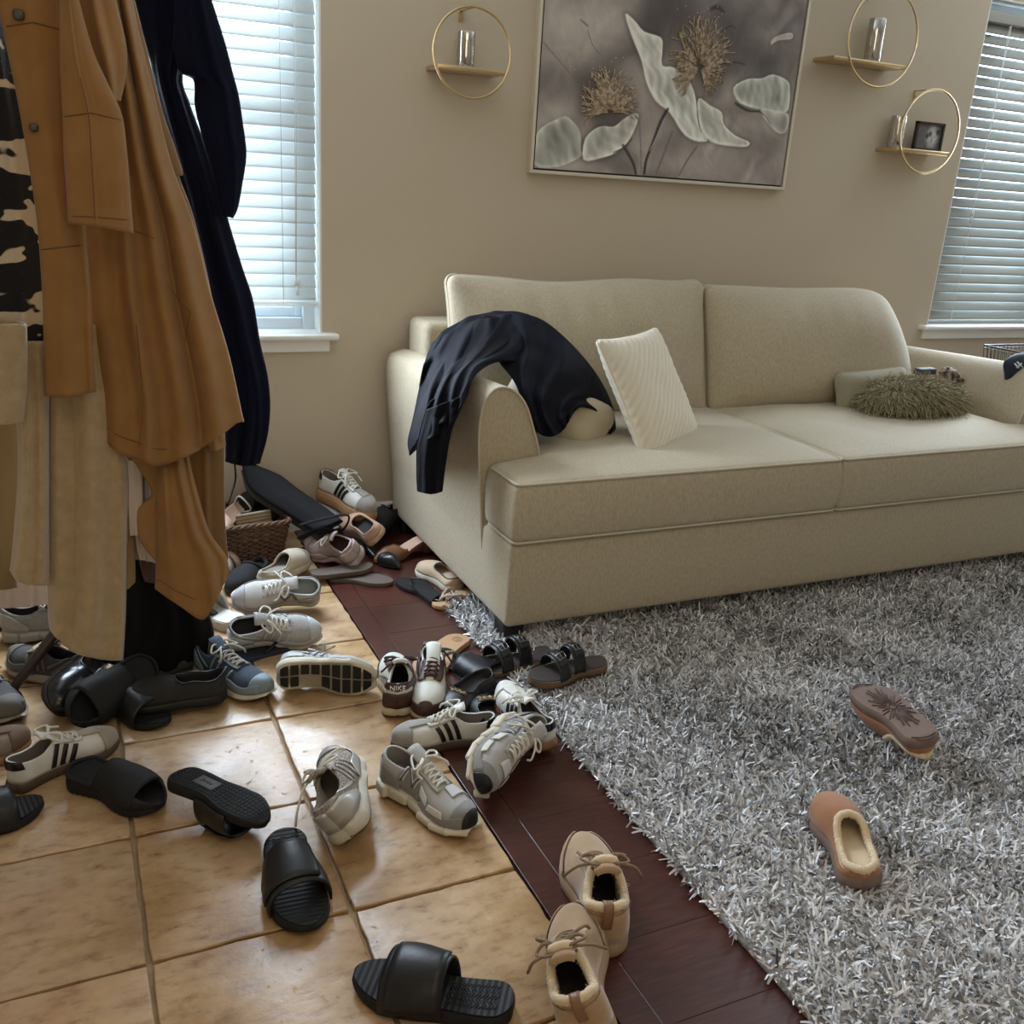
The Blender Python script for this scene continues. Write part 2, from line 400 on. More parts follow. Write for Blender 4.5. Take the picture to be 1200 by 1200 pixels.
# ================================================================ sofa
m_sofa = M('sofa_weave', (.39, .33, .225), .85, col2=(.46, .395, .275), vscale=160, vdet=2, bump=.9, bscale=420, sheen=.15, bdist=.0012, stretch=(1, 1, .45))
m_pipe = M('sofa_piping', (.50, .45, .34), .8, bump=.4, bscale=600)
m_black = M('black_plinth', (.01, .01, .01), .5)
SX0, SX1 = 1.115, 3.575
sofa = empty('sofa', (2.34, -.6, 0), 'long beige woven sofa standing against the wall under the painting', 'sofa')
def piping(pts, par, r=.0045, closed=False, name='piping'):
    v, f = tube(pts, r, 8, closed); return obj(name, v, f, m_pipe, par)
def base_def(P):
    return P
P, f = rbox(((SX1-SX0)/2, .545, .132), .018, 3, 10)
def bd(P):
    P = P.copy(); P[:, 2] += .0  # slightly bellied front
    fr = P[:, 1] < -.5; P[fr, 1] -= .006*(1-(P[fr, 2]/.132)**2); return P
obj('base', bd(P)+np.array(((SX0+SX1)/2, -.600, .192)), f, m_sofa, sofa)
for (x, y) in ((1.155, -1.085), (3.53, -1.085), (1.17, -.12), (3.52, -.12)):
    b = MB(); b.box((x, y, .031), (.08 if y > -1 else .07, .07, .062)); bevel(b.build('leg', m_black, sofa, smooth=False), .006, 2)
b = MB(); b.box((2.34, -.60, .055), (2.36, 1.0, .012)); b.build('underside', m_black, sofa, smooth=False)
# arms: profile in (x,z) swept along y
def arm_profile(y):
    t = (y+.93)/.9  # 0 front, 1 rear
    top = .737-.045*t
    k = [(.0, .07), (-.008, .2), (-.022, .36), (-.036, .52), (-.040, .62), (-.030, .69-.02*t), (.0, top-.006), (.040, top), (.080, top-.022), (.112, top-.065), (.140, .60), (.158, .545), (.168, .48), (.168, .30), (.16, .07)]
    return catmull(k, 3)
def arm(mx):
    ys = np.concatenate([[-.938, -.936, -.930, -.920], np.linspace(-.90, -.06, 14), [-.045, -.035]])
    G = []
    for i, y in enumerate(ys):
        p = arm_profile(max(y, -.93)); c = p.mean(0)
        s = [.955, .985, .996, 1][i] if i < 4 else (1 if y < -.05 else .99)
        p = c+(p-c)*s
        n = vnoise(np.c_[p[:, 0]*2, np.full(len(p), y*2), p[:, 1]*2], 1.0, 5)*.004 if 3 < i < len(ys)-2 else 0
        x = p[:, 0]+1.128+n
        if mx: x = SX0+SX1-x
        G.append(np.c_[x, np.full(len(p), y), p[:, 1]])
    G = np.array(G); v, f = grid(G, flip=not mx)
    m = G.shape[1]; cap = tuple(range(m)); f.append(cap[::-1] if mx else cap); e = tuple((len(ys)-1)*m+i for i in range(m)); f.append(e if mx else e[::-1])
    a = obj('arm', v, f, m_sofa, sofa, auto=50)
    p = arm_profile(-.93); c = p.mean(0); p = c+(p-c)*.992; x = p[:, 0]+1.128
    if mx: x = SX0+SX1-x
    piping(np.c_[x, np.full(len(p), -.939), p[:, 1]][2:-4], a, .004)
arm(False); arm(True)
P, f = rbox((1.11, .10, .26), .028, 4, 8)
obj('back_frame', P+np.array((2.28, -.135, .555)), f, m_sofa, sofa)
# T shaped seat cushions
def seat(x0, x1, side, seed):
    hx, hy, hz = (x1-x0)/2, .41, .092; cx, cy, cz = (x0+x1)/2, -.745, .418
    def df(P, n=True):
        P = P.copy(); u = P[:, 0]/hx; v = P[:, 1]/hy; top = P[:, 2] > 0
        cr = (1-u**4)*(1-v**4); P[:, 2] += np.where(top, .020, .0)*cr*np.clip(P[:, 2]/hz, -1, 1)
        P[:, 2] += np.where(top, .006, 0)*vnoise(P*2, 1.2, seed)*cr
        P[:, 0] += .008*np.sign(P[:, 0])*(1-(P[:, 2]/hz)**2)*(abs(u) > .9); P[:, 1] -= .010*(1-(P[:, 2]/hz)**2)*(v < -.9)
        yy = P[:, 1]+cy; inn = np.clip((yy+.955)/.03, 0, 1); inn = inn*inn*(3-2*inn)
        X = P[:, 0]+cx
        if side < 0: lim = 1.302; X = np.where(X < 1.40, 1.40-(1.40-X)*(1-inn*(1-(1.40-lim)/(1.40-x0))), X)
        else: lim = SX0+SX1-1.302; X = np.where(X > 3.29, 3.29+(X-3.29)*(1-inn*(1-(lim-3.29)/(x1-3.29))), X)
        return np.c_[X, yy, P[:, 2]+cz]
    P, f = rbox((hx, hy, hz), .022, 4, 22, df); o = obj('seat_cushion', P, f, m_sofa, sofa)
    loop = rrect(hx-.002, hy-.002, .02)
    for z in (hz-.007, -hz+.007):
        L = df(np.c_[loop*(1.001), np.full(len(loop), z)]); L[:, 2] += .002*np.sign(z); piping(L, o, .0042, True)
seat(1.118, 2.306, -1, 3); seat(2.310, 3.572, 1, 8)
# back cushions
def back_cushion(x0, x1, zb, zt, y_b, y_t, seed, ears, corner=0):
    hx, hz, hy = (x1-x0)/2, (zt-zb)/2, .10
    def df(P):
        P = P.copy(); u = P[:, 0]/hx; w = P[:, 2]/hz
        puff = (1-np.abs(u)**3.5)*(1-np.abs(w)**3.0)
        Y = P[:, 1]*(.42+.95*puff)
        pinch = .018*ears
        X = P[:, 0]*(1-.02*(1-w*w)*0)+.0; Z = P[:, 2].copy()
        Z -= pinch*(1-u**4)*(w > 0)*w*1.1*(0.6+.4*np.cos(u*5+1))
        Z += pinch*.3*np.abs(u)**8*(w > 0)*w
        X += -pinch*.7*np.sign(u)*np.abs(u)*(1-w**4)
        if corner: X = X+corner*(np.clip(w*.5+.5, 0, 1)**2)*(-.14)*np.clip(u, 0, 1)**2; Z -= .05*np.clip(u, 0, 1)**6*(w > 0)*w
        Y += .010*vnoise(np.c_[X*2.2, Y*0, Z*1.5], 1., seed)*puff
        fold = np.exp(-((w-.55)/.35)**2)*(1-u**2)
        Y += ears*.005*np.sin(X*52+3*Z)*fold*(P[:, 1] < 0)
        t = w*.5+.5; Yc = y_b+(y_t-y_b)*t
        return np.c_[X+(x0+x1)/2, Y+Yc, Z+(zb+zt)/2]
    P, f = rbox((hx, hy, hz), .045, 4, 30, df); o = obj('back_cushion', P, f, m_sofa, sofa)
    loop = rrect(hx-.001, hz-.001, .035)
    L = df(np.c_[loop[:, 0], np.full(len(loop), 0.), loop[:, 1]]); piping(L, o, .0045, True)
    return o
back_cushion(1.222, 2.296, .475, .985, -.385, -.255, 3, 1)
back_cushion(2.290, 3.385, .485, .965, -.400, -.270, 11, .35, 1)

# ---------------------------------------------------------------- cushions on the sofa
def frame_from(c, ex, ey):
    ex = np.array(ex, float); ex /= np.linalg.norm(ex); ey = np.array(ey, float); ey -= ex*(ex@ey); ey /= np.linalg.norm(ey); ez = np.cross(ex, ey); return np.array(c), ex, ey, ez
def pillow(name, label, c, ex, ey, hx, hy, hz, mat, ribs=0, seed=1, cat='pillow', seam=True, rdir=0, rnd=.02):
    C, X, Y, Z = frame_from(c, ex, ey)
    root = empty(name, tuple(C), label, cat)
    def df(P):
        P = P.copy(); u = P[:, 0]/hx; v = P[:, 1]/hy
        puff = np.clip((1-np.abs(u)**3)*(1-np.abs(v)**3), 0, 1)**.6
        z = P[:, 2]*(.12+1.0*puff); k = .06
        x = P[:, 0]*(1-k*(1-v*v)); y = P[:, 1]*(1-k*(1-u*u))
        z = z+.004*vnoise(np.c_[x*5, y*5, z*0], 1, seed)
        if ribs: z += np.sign(P[:, 2])*.0065*np.abs(np.sin((y*math.cos(rdir)+x*math.sin(rdir))*ribs*PI/(2*max(hx, hy))+.25*np.sin(x*12+y*5)))*puff**.3
        return C+x[:, None]*X+y[:, None]*Y+z[:, None]*Z
    P, f = rbox((hx, hy, hz), rnd, 3 if rnd < .03 else 6, 90 if ribs else 24, df); obj('cover', P, f, mat, root)
    if seam:
        loop = rrect(hx, hy, max(.018, rnd*.98)); L = df(np.c_[loop, np.zeros(len(loop))]); v, f = tube(L, .0025, 6, True); obj('seam', v, f, mat, root)
    return root
m_cream = M('cream_corduroy', (.66, .60, .47), .9, bump=.3, bscale=500, sheen=.3)
m_lumb = M('beige_pillow_linen', (.47, .41, .29), .85, bump=.3, bscale=400, sheen=.2)
# tilted ribbed cushion: leans on the back cushion, one corner up
pD, pC = atz(771, 518, .525), atz(829, 493, .525); pB = aty(754, 404, pC[1]); pc = (pD+pB)/2
pillow('throw_pillow', 'cream ribbed corduroy throw pillow leaning corner-up on the left seat cushion', pc, pC-pD, pB-pC, np.linalg.norm(pC-pD)/2+.006, np.linalg.norm(pB-pC)/2+.004, .045, m_cream, ribs=19, rdir=-.75)
pillow('lumbar_pillow', 'beige plain pillow lying under the dark jacket beside the left sofa arm', np.array([1.475, -.665, .580]), (.62, -.72, -.30), (.25, .35, .55), .20, .115, .10, m_lumb, seed=4, rnd=.07)

# shaggy green cushion on the right seat
m_fur = M('sage_shag', (.22, .19, .105), .9, col2=(.33, .29, .17), vscale=60)
def shag(name, P0, N0, length, width, mat, parent=None, segs=4, curl=.6, seed=1, colors=None, droop=.3, loc=None):
    r = np.random.default_rng(seed); n = len(P0)
    d = N0+r.normal(size=(n, 3))*curl; d /= np.linalg.norm(d, axis=1, keepdims=True)
    side = np.cross(d, r.normal(size=(n, 3))); side /= np.linalg.norm(side, axis=1, keepdims=True)
    d2 = r.normal(size=(n, 3))*curl; L = length*r.uniform(.6, 1.25, n)
    rows = []
    for k in range(segs+1):
        t = k/segs; c = P0+(d*t+d2*.5*t*t)*L[:, None]; c[:, 2] -= droop*length*t*t
        wd = width*(1-.55*t)*.5; rows += [c-side*wd, c+side*wd]
    V = np.stack(rows, 1).reshape(-1, 3); K = 2*(segs+1)
    base = (np.arange(n)*K)[:, None, None]; q = np.array([[2*k, 2*k+1, 2*k+3, 2*k+2] for k in range(segs)])[None]
    Fq = (base+q).reshape(-1, 4)
    me = bpy.data.meshes.new(name)
    if loc is not None: V = V-np.array(loc)
    me.vertices.add(len(V)); me.vertices.foreach_set('co', V.astype('f').ravel())
    me.loops.add(Fq.size); me.loops.foreach_set('vertex_index', Fq.astype('i').ravel())
    me.polygons.add(len(Fq)); me.polygons.foreach_set('loop_start', (np.arange(len(Fq))*4).astype('i')); me.polygons.foreach_set('loop_total', np.full(len(Fq), 4, 'i'))
    me.materials.append(mat); me.update(); me.validate(); me.shade_smooth()
    if colors is not None:
        at = me.color_attributes.new('tint', 'FLOAT_COLOR', 'POINT'); C = np.repeat(colors, K, 0); C = np.c_[C, np.ones(len(C))]; at.data.foreach_set('color', C.astype('f').ravel())
    o = bpy.data.objects.new(name, me); COL.objects.link(o)
    if parent: o.parent = parent
    return o
gc = np.array([3.085, -.68, .575])
g = empty('shaggy_pillow', tuple(gc), 'sage green shaggy long-pile pillow on the right seat cushion', 'pillow')
def blob(c, R, n=40, seed=2):
    th = np.linspace(0, PI, n//2); ph = np.linspace(0, 2*PI, n, endpoint=False)
    T, Ph = np.meshgrid(th, ph, indexing='ij'); D = np.stack([np.sin(T)*np.cos(Ph), np.sin(T)*np.sin(Ph), np.cos(T)], -1)
    V = D*np.array(R); V = V*(1+.08*vnoise(D, .8, seed))[..., None]; V[..., 2] = np.maximum(V[..., 2], -R[2]*.75)
    return V+np.array(c), D
G_, D_ = blob(gc, (.235, .13, .082)); v, f = grid(G_, wrap=True); obj('cover', v, f, m_fur, g)
Pv = RNG.normal(size=(5200, 3)); Pv /= np.linalg.norm(Pv, axis=1, keepdims=True); Pv[:, 2] = np.where(Pv[:, 2] < -.2, -Pv[:, 2], Pv[:, 2])
S0 = Pv*np.array((.23, .126, .078))+gc
o = shag('shag', S0, Pv+np.array((.1, -.35, -.25)), .042, .0045, m_fur, g, 4, .5, 3, droop=.55, loc=gc); o['kind'] = 'stuff'
m_sage = M('sage_cotton', (.27, .245, .155), .85, bump=.25, bscale=300)
pillow('small_pillow', 'smooth sage green pillow half hidden behind the shaggy pillow', np.array([2.985, -.56, .590]), (1, -.15, .1), (.0, .25, 1), .175, .085, .05, m_sage, seed=9, rnd=.045)
# scrunchie
m_scr = M('patterned_scrunchie', (.34, .24, .19), .7, col2=(.07, .045, .03), vscale=45, vlo=.48, vhi=.54)
c = aty(1112, 441, -.60); an = np.linspace(0, 2*PI, 60, endpoint=False); rr = .030
pts = np.c_[c[0]+rr*1.25*np.cos(an), c[1]+rr*.5*np.sin(an), c[2]-.002+rr*np.sin(an)*.8]
b = MB(); b.tube(pts, .013+.004*np.sin(an*13), 10, closed=True)
for s in (-1, 1):
    e = c+np.array((.028*s+.01, -.005, -.012)); q = catmull([c+np.array((0, 0, .022)), (c+e)/2+np.array((0, 0, .022)), e+np.array((.022*s, -.01, -.008))], 6); b.tube(q, np.linspace(.006, .015, len(q)), 8)
tag(b.build('hair_scrunchie', m_scr), 'brown and pink patterned scrunchie on top of the shaggy pillow', 'scrunchie')
q = aty(1084, 435, -.52); P, f = rbox((.05, .02, .014), .009, 3, 4)
tag(obj('folded_strap', P+q, f, M('slate_cloth', (.07, .075, .085), .7, bump=.3)), 'dark slate folded strap tucked between the back cushion and shaggy pillow', 'strap')
# navy pouch and wire basket beyond the arm
rb = empty('wire_basket', tuple(atx(1190, 415, 3.66)), 'black wire basket standing just beyond the right sofa arm', 'basket')
b = MB(); m_wire = M('black_wire', (.012, .012, .012), .4, metal=.3)
c0 = aty(1176, 409, -.60); x0, y0, zt = c0[0], -.60, c0[2]; zb = zt-.24; W_, D_2 = .30, .22
for k, z in enumerate((zt, zt-.012, zb)):
    s = 1 if k < 2 else .8; xm, ym = x0+W_/2, y0-D_2/2+.1
    b.tube([(xm-W_/2*s, ym-D_2/2*s, z), (xm+W_/2*s, ym-D_2/2*s, z), (xm+W_/2*s, ym+D_2/2*s, z), (xm-W_/2*s, ym+D_2/2*s, z)], .0032 if k != 1 else .0018, 6, closed=True)
for i in range(13):
    t = i/12*2-1
    for sy in (-1, 1): b.tube([(xm+t*W_/2, ym+sy*D_2/2, zt), (xm+t*W_/2*.8, ym+sy*D_2/2*.8, zb)], .0014, 5)
    for sx in (-1, 1): b.tube([(xm+sx*W_/2, ym+t*D_2/2, zt), (xm+sx*W_/2*.8, ym+t*D_2/2*.8, zb)], .0014, 5)
b.build('wire_frame', m_wire, rb)
stz = zb
b = MB(); b.box((xm, ym, zb-.012), (.36, .3, .02))
for sx in (-1, 1):
    for sy in (-1, 1): b.box((xm+sx*.15, ym+sy*.12, (zb-.022)/2), (.03, .03, zb-.022))
t_ = tag(b.build('side_table', M('dark_table', (.03, .02, .015), .5), smooth=False), 'small dark side table hidden behind the right sofa arm', 'table')
m_navy = M('navy_cloth', (.008, .014, .035), .8, bump=.3, bscale=300, sheen=.2)
k = [(1178, 424), (1192, 415), (1206, 415), (1216, 424), (1218, 440), (1208, 447), (1182, 448), (1178, 438)]
c = [aty(x, y, -.80) for x, y in k]; c = catmull(c, 4, True); cm = c.mean(0)
rings = [cm+(c-cm)*s+np.array((0, d, 0)) for s, d in ((.02, -.028), (.5, -.026), (.85, -.018), (1, -.004), (1, .006), (.85, .018), (.02, .024))]
v, f = grid(np.array(rings), wrap=True)
pr = empty('cloth_pouch', tuple(cm), 'navy blue cloth pouch with white mark hanging over the right sofa arm', 'pouch'); obj('body', v, f, m_navy, pr)
b = MB()
for (xa, ya, xb, yb) in ((1189, 426, 1194, 431), (1192, 424, 1198, 430), (1191, 431, 1197, 426)):
    b.tube([aty(xa, ya, -.826), aty((xa+xb)/2, (ya+yb)/2+.5, -.832), aty(xb, yb, -.826)], .003, 5)
b.build('white_mark', M('white_ink', (.7, .72, .72), .6), pr)

# rug of shaggy yarn
def rug_build(m, N, L, b, g, oi, noise, ramp, mix, bump):
    at = N.new('ShaderNodeVertexColor'); at.layer_name = 'tint'; L.new(at.outputs['Color'], b.inputs['Base Color']); b.inputs['Roughness'].default_value = .75; b.inputs['Sheen Weight'].default_value = .25
    b.inputs['Specular IOR Level'].default_value = .25
m_rug = pos_mat('shag_yarn', rug_build)
RX0, RX1, RY0, RY1 = 1.045, 4.1, -3.15, -.80
rug = empty('shag_rug', ((RX0+RX1)/2, (RY0+RY1)/2, 0), 'large grey and white shaggy rug under the front of the sofa', 'rug')
P, f = rbox(((RX1-RX0)/2, (RY1-RY0)/2, .006), .004, 1, 4); obj('backing', P+np.array(((RX0+RX1)/2, (RY0+RY1)/2, .006)), f, M('rug_backing', (.25, .24, .23), .9), rug)
n = 315000
px = RNG.uniform(RX0, RX1, n); py = RNG.uniform(RY0, RY1, n)
# keep what is out in the open: nothing under the sofa, less far right
pp = project(np.c_[px, py, np.full(n, .02)])
keep = (py < -1.02) | (px < 1.22); keep &= (pp[:, 0] < 1900) & (pp[:, 1] < 1800)
px, py = px[keep][:n], py[keep][:n]
P0 = np.c_[px, py, np.full(len(px), .008)]
big = vnoise(P0, .9, 21)+.5*vnoise(P0, 3.0, 22)
cell = vnoise(P0, 9.0, 23); ind = RNG.normal(size=len(px))
val = .56+.24*np.tanh(big*1.5)+.20*cell+.25*ind
val = np.clip(val, .06, .95)
col = np.c_[val*.98, val*.985, val*1.0]
lean = np.c_[1.5*vnoise(P0, 16, 31)+.4*ind*0, 1.5*vnoise(P0, 16, 32), np.full(len(px), .8)]
o = shag('pile', P0, lean, .025, .0075, m_rug, rug, 3, .5, 5, colors=col, droop=.30, loc=rug.location); o['kind'] = 'stuff'
# ================================================================ painting and shelves
X0, X1, Z0, Z1 = 1.631, 2.826, 1.338, 2.23; YF = -.036
m_frame = M('champagne_frame', (.70, .64, .52), .38, metal=.35)
m_lip = M('black_reveal', (.01, .01, .012), .5)
art = empty('framed_painting', ((X0+X1)/2, -.02, Z0), 'framed painting of pale poppies with gold stamens hanging above the sofa', 'painting')
t = .013
for (c, d) in ((((X0+X1)/2, YF/2, Z0+t/2), (X1-X0, -YF, t)), (((X0+X1)/2, YF/2, Z1-t/2), (X1-X0, -YF, t)), ((X0+t/2, YF/2, (Z0+Z1)/2), (t, -YF, Z1-Z0-2*t)), ((X1-t/2, YF/2, (Z0+Z1)/2), (t, -YF, Z1-Z0-2*t))):
    b = MB(); b.box(c, d); bevel(b.build('frame_rail', m_frame, art, smooth=False), .002, 1)
b = MB(); b.box(((X0+X1)/2, -.008, (Z0+Z1)/2), (X1-X0-2*t, .016, Z1-Z0-2*t)); b.build('backing_board', m_lip, art, smooth=False)
# canvas: a fine grid whose vertices carry the painted colours (flat print) and a little impasto
cx0, cx1, cz0, cz1 = X0+t+.006, X1-t-.006, Z0+t+.006, Z1-t-.006; YC = -.030
NX, NZ = 400, 300
gx = np.linspace(cx0, cx1, NX); gz = np.linspace(cz0, cz1, NZ); U, V_ = np.meshgrid(gx, gz, indexing='ij')
def cp(zx, zy):  # a spot of the painting, read in the close-up, to canvas coordinates
    p = aty(620+zx/3.636, zy/3.636, YC); return np.array([p[0], p[2]])
Q = np.stack([U, V_, U*0], -1)
def tone(a, c, k): return np.array(a)+(np.array(c)-np.array(a))*k[..., None]
warp = np.stack([U+.06*vnoise(Q, 3, 41), V_+.06*vnoise(Q, 3, 42), U*0], -1)
n1 = vnoise(warp, 1.6, 43)*.7+vnoise(warp, 4.5, 44)*.35; k = np.clip(.5+.9*n1, 0, 1)
C_ = tone((.125, .105, .10), (.42, .37, .33), k)
def soft(cx, cy, rx, ry): c = cp(cx, cy); return np.exp(-(((U-c[0])/rx)**2+((V_-c[1])/ry)**2))
for (x, y, rx, ry, colr, a) in ((620, 60, .16, .16, (.09, .075, .075), .85), (880, 140, .16, .14, (.11, .095, .09), .75), (1020, 270, .12, .08, (.07, .06, .06), .8), (240, 330, .12, .1, (.09, .075, .07), .8), (90, 330, .06, .09, (.14, .12, .11), .6),
                                (150, 110, .16, .12, (.45, .41, .36), .75), (320, 80, .1, .08, (.42, .37, .33), .6), (480, 420, .08, .14, (.34, .29, .26), .7), (980, 620, .10, .06, (.20, .17, .16), .75), (640, 700, .25, .05, (.36, .32, .29), .7), (130, 700, .15, .04, (.42, .38, .34), .8), (600, 400, .05, .1, (.12, .1, .09), .5), (900, 470, .09, .03, (.16, .13, .12), .6), (1040, 520, .07, .06, (.38, .35, .31), .6)):
    m_ = soft(x, y, rx, ry)*a; C_ = C_*(1-m_[..., None])+np.array(colr)*m_[..., None]
H = np.zeros_like(U)
def poly_sd(poly, smooth=3):
    P = catmull([cp(*p) for p in poly], smooth, True); x, y = U, V_; inside = np.zeros(U.shape, bool); dmin = np.full(U.shape, 9.)
    for i in range(len(P)):
        a, c = P[i], P[(i+1) % len(P)]
        cond = ((a[1] > y) != (c[1] > y)); xi = (c[0]-a[0])*(y-a[1])/(c[1]-a[1]+1e-12)+a[0]; inside ^= cond & (x < xi)
        e = c-a; tt = np.clip(((x-a[0])*e[0]+(y-a[1])*e[1])/(e@e+1e-12), 0, 1); dmin = np.minimum(dmin, np.hypot(x-a[0]-tt*e[0], y-a[1]-tt*e[1]))
    return np.where(inside, dmin, -dmin)
petals = [([(22, 700), (28, 590), (60, 540), (130, 505), (165, 500), (215, 560), (220, 640), (215, 670), (120, 710)], (.40, .41, .36), .5),
          ([(232, 680), (240, 590), (300, 540), (360, 540), (400, 510), (445, 485), (466, 500), (430, 590), (370, 650), (300, 675)], (.52, .52, .46), 1),
          ([(410, 60), (450, 90), (490, 135), (560, 160), (568, 205), (566, 280), (620, 290), (690, 360), (712, 440), (716, 500), (730, 560), (760, 600), (700, 598), (650, 560), (600, 480), (540, 430), (500, 350), (480, 260), (440, 160)], (.60, .61, .54), 1),
          ([(722, 420), (770, 450), (820, 480), (828, 530), (880, 580), (936, 605), (925, 625), (860, 622), (790, 610), (740, 570), (722, 500)], (.52, .53, .46), 1),
          ([(870, 375), (930, 338), (990, 335), (1040, 318), (1100, 345), (1110, 380), (1108, 440), (1090, 480), (1000, 470), (900, 440)], (.46, .47, .42), .9),
          ([(985, 470), (1060, 478), (1105, 490), (1095, 560), (1050, 560)], (.42, .40, .36), .5),
          ([(1030, 190), (1045, 160), (1115, 140), (1118, 165), (1060, 172)], (.40, .37, .34), .6)]
for k_, (poly, colr, st) in enumerate(petals):
    sd = poly_sd(poly); a = np.clip(sd/.004+.5, 0, 1)*min(1, .5+st)
    shade = .78+.30*vnoise(np.stack([U*9+V_*5, V_*4-U*2, U*0], -1), 1.6, 50+k_)*.8+.45*np.exp(-np.abs(sd)/.009)-.10*np.clip(sd/.05, 0, 1)
    colr_ = np.array(colr)*np.clip(shade, .45, 1.3)[..., None]
    C_ = C_*(1-a[..., None])+colr_*a[..., None]
    out = np.exp(-np.abs(sd+.006)/.006)*(sd < 0)*.30*st; C_ *= (1-out[..., None])
    H += a*.0006*st+np.exp(-((sd-.004)/.003)**2)*.0016*st
def stroke(pts, w0, w1, colr, a=1.):
    P = catmull([cp(*p) for p in pts], 5)
    global C_
    for i in range(len(P)-1):
        A, B = P[i], P[i+1]; e = B-A; tt = np.clip(((U-A[0])*e[0]+(V_-A[1])*e[1])/(e@e+1e-12), 0, 1); d = np.hypot(U-A[0]-tt*e[0], V_-A[1]-tt*e[1])
        w_ = w0+(w1-w0)*i/len(P); m_ = np.clip(1.2-d/w_, 0, 1)[..., None]*a; C_ = C_*(1-m_)+np.array(colr)*m_
stroke([(590, 465), (560, 520), (530, 600), (500, 680), (490, 740)], .008, .007, (.055, .045, .05))
stroke([(580, 500), (545, 580), (515, 640)], .003, .003, (.35, .32, .33), .7)
stroke([(400, 620), (425, 660), (445, 700), (455, 742)], .007, .006, (.06, .05, .055))
stroke([(360, 650), (410, 625), (440, 590)], .004, .003, (.08, .07, .07), .8)
stroke([(470, 500), (475, 620), (478, 735)], .004, .004, (.19, .165, .155), .8)
stroke([(610, 560), (580, 640), (545, 730)], .006, .006, (.18, .15, .145), .8); stroke([(715, 625), (670, 690), (640, 745)], .005, .004, (.15, .13, .125), .8)
stroke([(250, 130), (270, 190), (300, 230)], .003, .002, (.14, .12, .11), .7); stroke([(220, 85), (250, 110)], .005, .002, (.12, .10, .10), .7); stroke([(60, 180), (130, 260), (210, 350)], .004, .002, (.16, .14, .13), .6)
stroke([(880, 440), (930, 470), (985, 475)], .007, .004, (.05, .04, .04), .9); stroke([(985, 475), (1010, 500), (1028, 530)], .003, .002, (.08, .07, .07), .8)
stroke([(830, 130), (860, 110), (880, 122)], .004, .003, (.07, .06, .06), .8); stroke([(870, 265), (895, 268), (920, 275)], .005, .003, (.07, .06, .06), .8)
stroke([(775, 40), (800, 30), (830, 50)], .010, .008, (.06, .05, .055), .6)
for c_, sr in (((330, 440), 41), ((725, 280), 42)):
    m_ = soft(c_[0], c_[1], .09, .08)*.75; C_ = C_*(1-m_[..., None])+np.array((.045, .03, .02))*m_[..., None]
C_ = C_*(1+.05*vnoise(Q, 30, 60)[..., None]+.10*vnoise(warp, 9, 62)[..., None]); lum = C_.mean(-1, keepdims=True); C_ = np.clip(C_*(lum/.30)**.35*1.28, .015, .92)
Gc = np.stack([U, YC-H-.0004*vnoise(Q, 25, 61), V_], -1); v, f = grid(Gc, flip=False)
def canvas_build(m, N, L, b, g, oi, noise, ramp, mix, bump):
    at = N.new('ShaderNodeVertexColor'); at.layer_name = 'paint'; L.new(at.outputs['Color'], b.inputs['Base Color']); b.inputs['Roughness'].default_value = .55
    L.new(bump(noise(220, 3), .25, .0006), b.inputs['Normal'])
m_canvas = pos_mat('painted_canvas', canvas_build)
o = obj('canvas', v, f, m_canvas, art)
at = o.data.color_attributes.new('paint', 'FLOAT_COLOR', 'POINT'); at.data.foreach_set('color', np.c_[C_.reshape(-1, 3), np.ones(NX*NZ)].astype('f').ravel())
# raised gold stamens, thick paint squeezed on as lines
m_gold = M('gold_impasto', (.36, .27, .17), .45, col2=(.62, .50, .36), vscale=60, metal=.2, vlo=.45, vhi=.55)
def stamens(cx, cy, n, a0, a1, r0, r1, seed, bias):
    b = MB(); r = random.Random(seed); c = cp(cx, cy)
    for i in range(n):
        a = math.radians(r.uniform(a0, a1)); s = r.uniform(r0, r1)*(1+bias*max(0, math.sin(a))); st = r.uniform(.12, .5)*s
        da = r.uniform(-.35, .35); pts = []
        for k in range(5):
            u = k/4; rad = st+(s-st)*u; aa = a+da*u*u; pts.append((c[0]+rad*math.cos(aa), YC-.0035-.002*math.sin(u*PI)-r.uniform(0, .0005), c[1]+rad*math.sin(aa)))
        b.tube(pts, [.0012]*4+[.0026], 4)
    o = b.build('stamens', m_gold, art); o['kind'] = 'stuff'; return o
stamens(340, 480, 210, 5, 190, .05, .125, 1, .30); stamens(725, 290, 270, -60, 235, .05, .130, 2, .55)
b = MB(); r_ = random.Random(3)
for i in range(34):
    c = cp(*((r_.uniform(190, 400), r_.uniform(180, 320)) if i < 18 else (r_.uniform(600, 830), r_.uniform(20, 110)))); P, f = rbox((.0022, .0015, .0022), .0014, 1, 1); b.add(P+np.array((c[0], YC-.002, c[1])), f)
b.build('paint_dots', M('pale_impasto', (.55, .50, .45), .5), art)['kind'] = 'stuff'

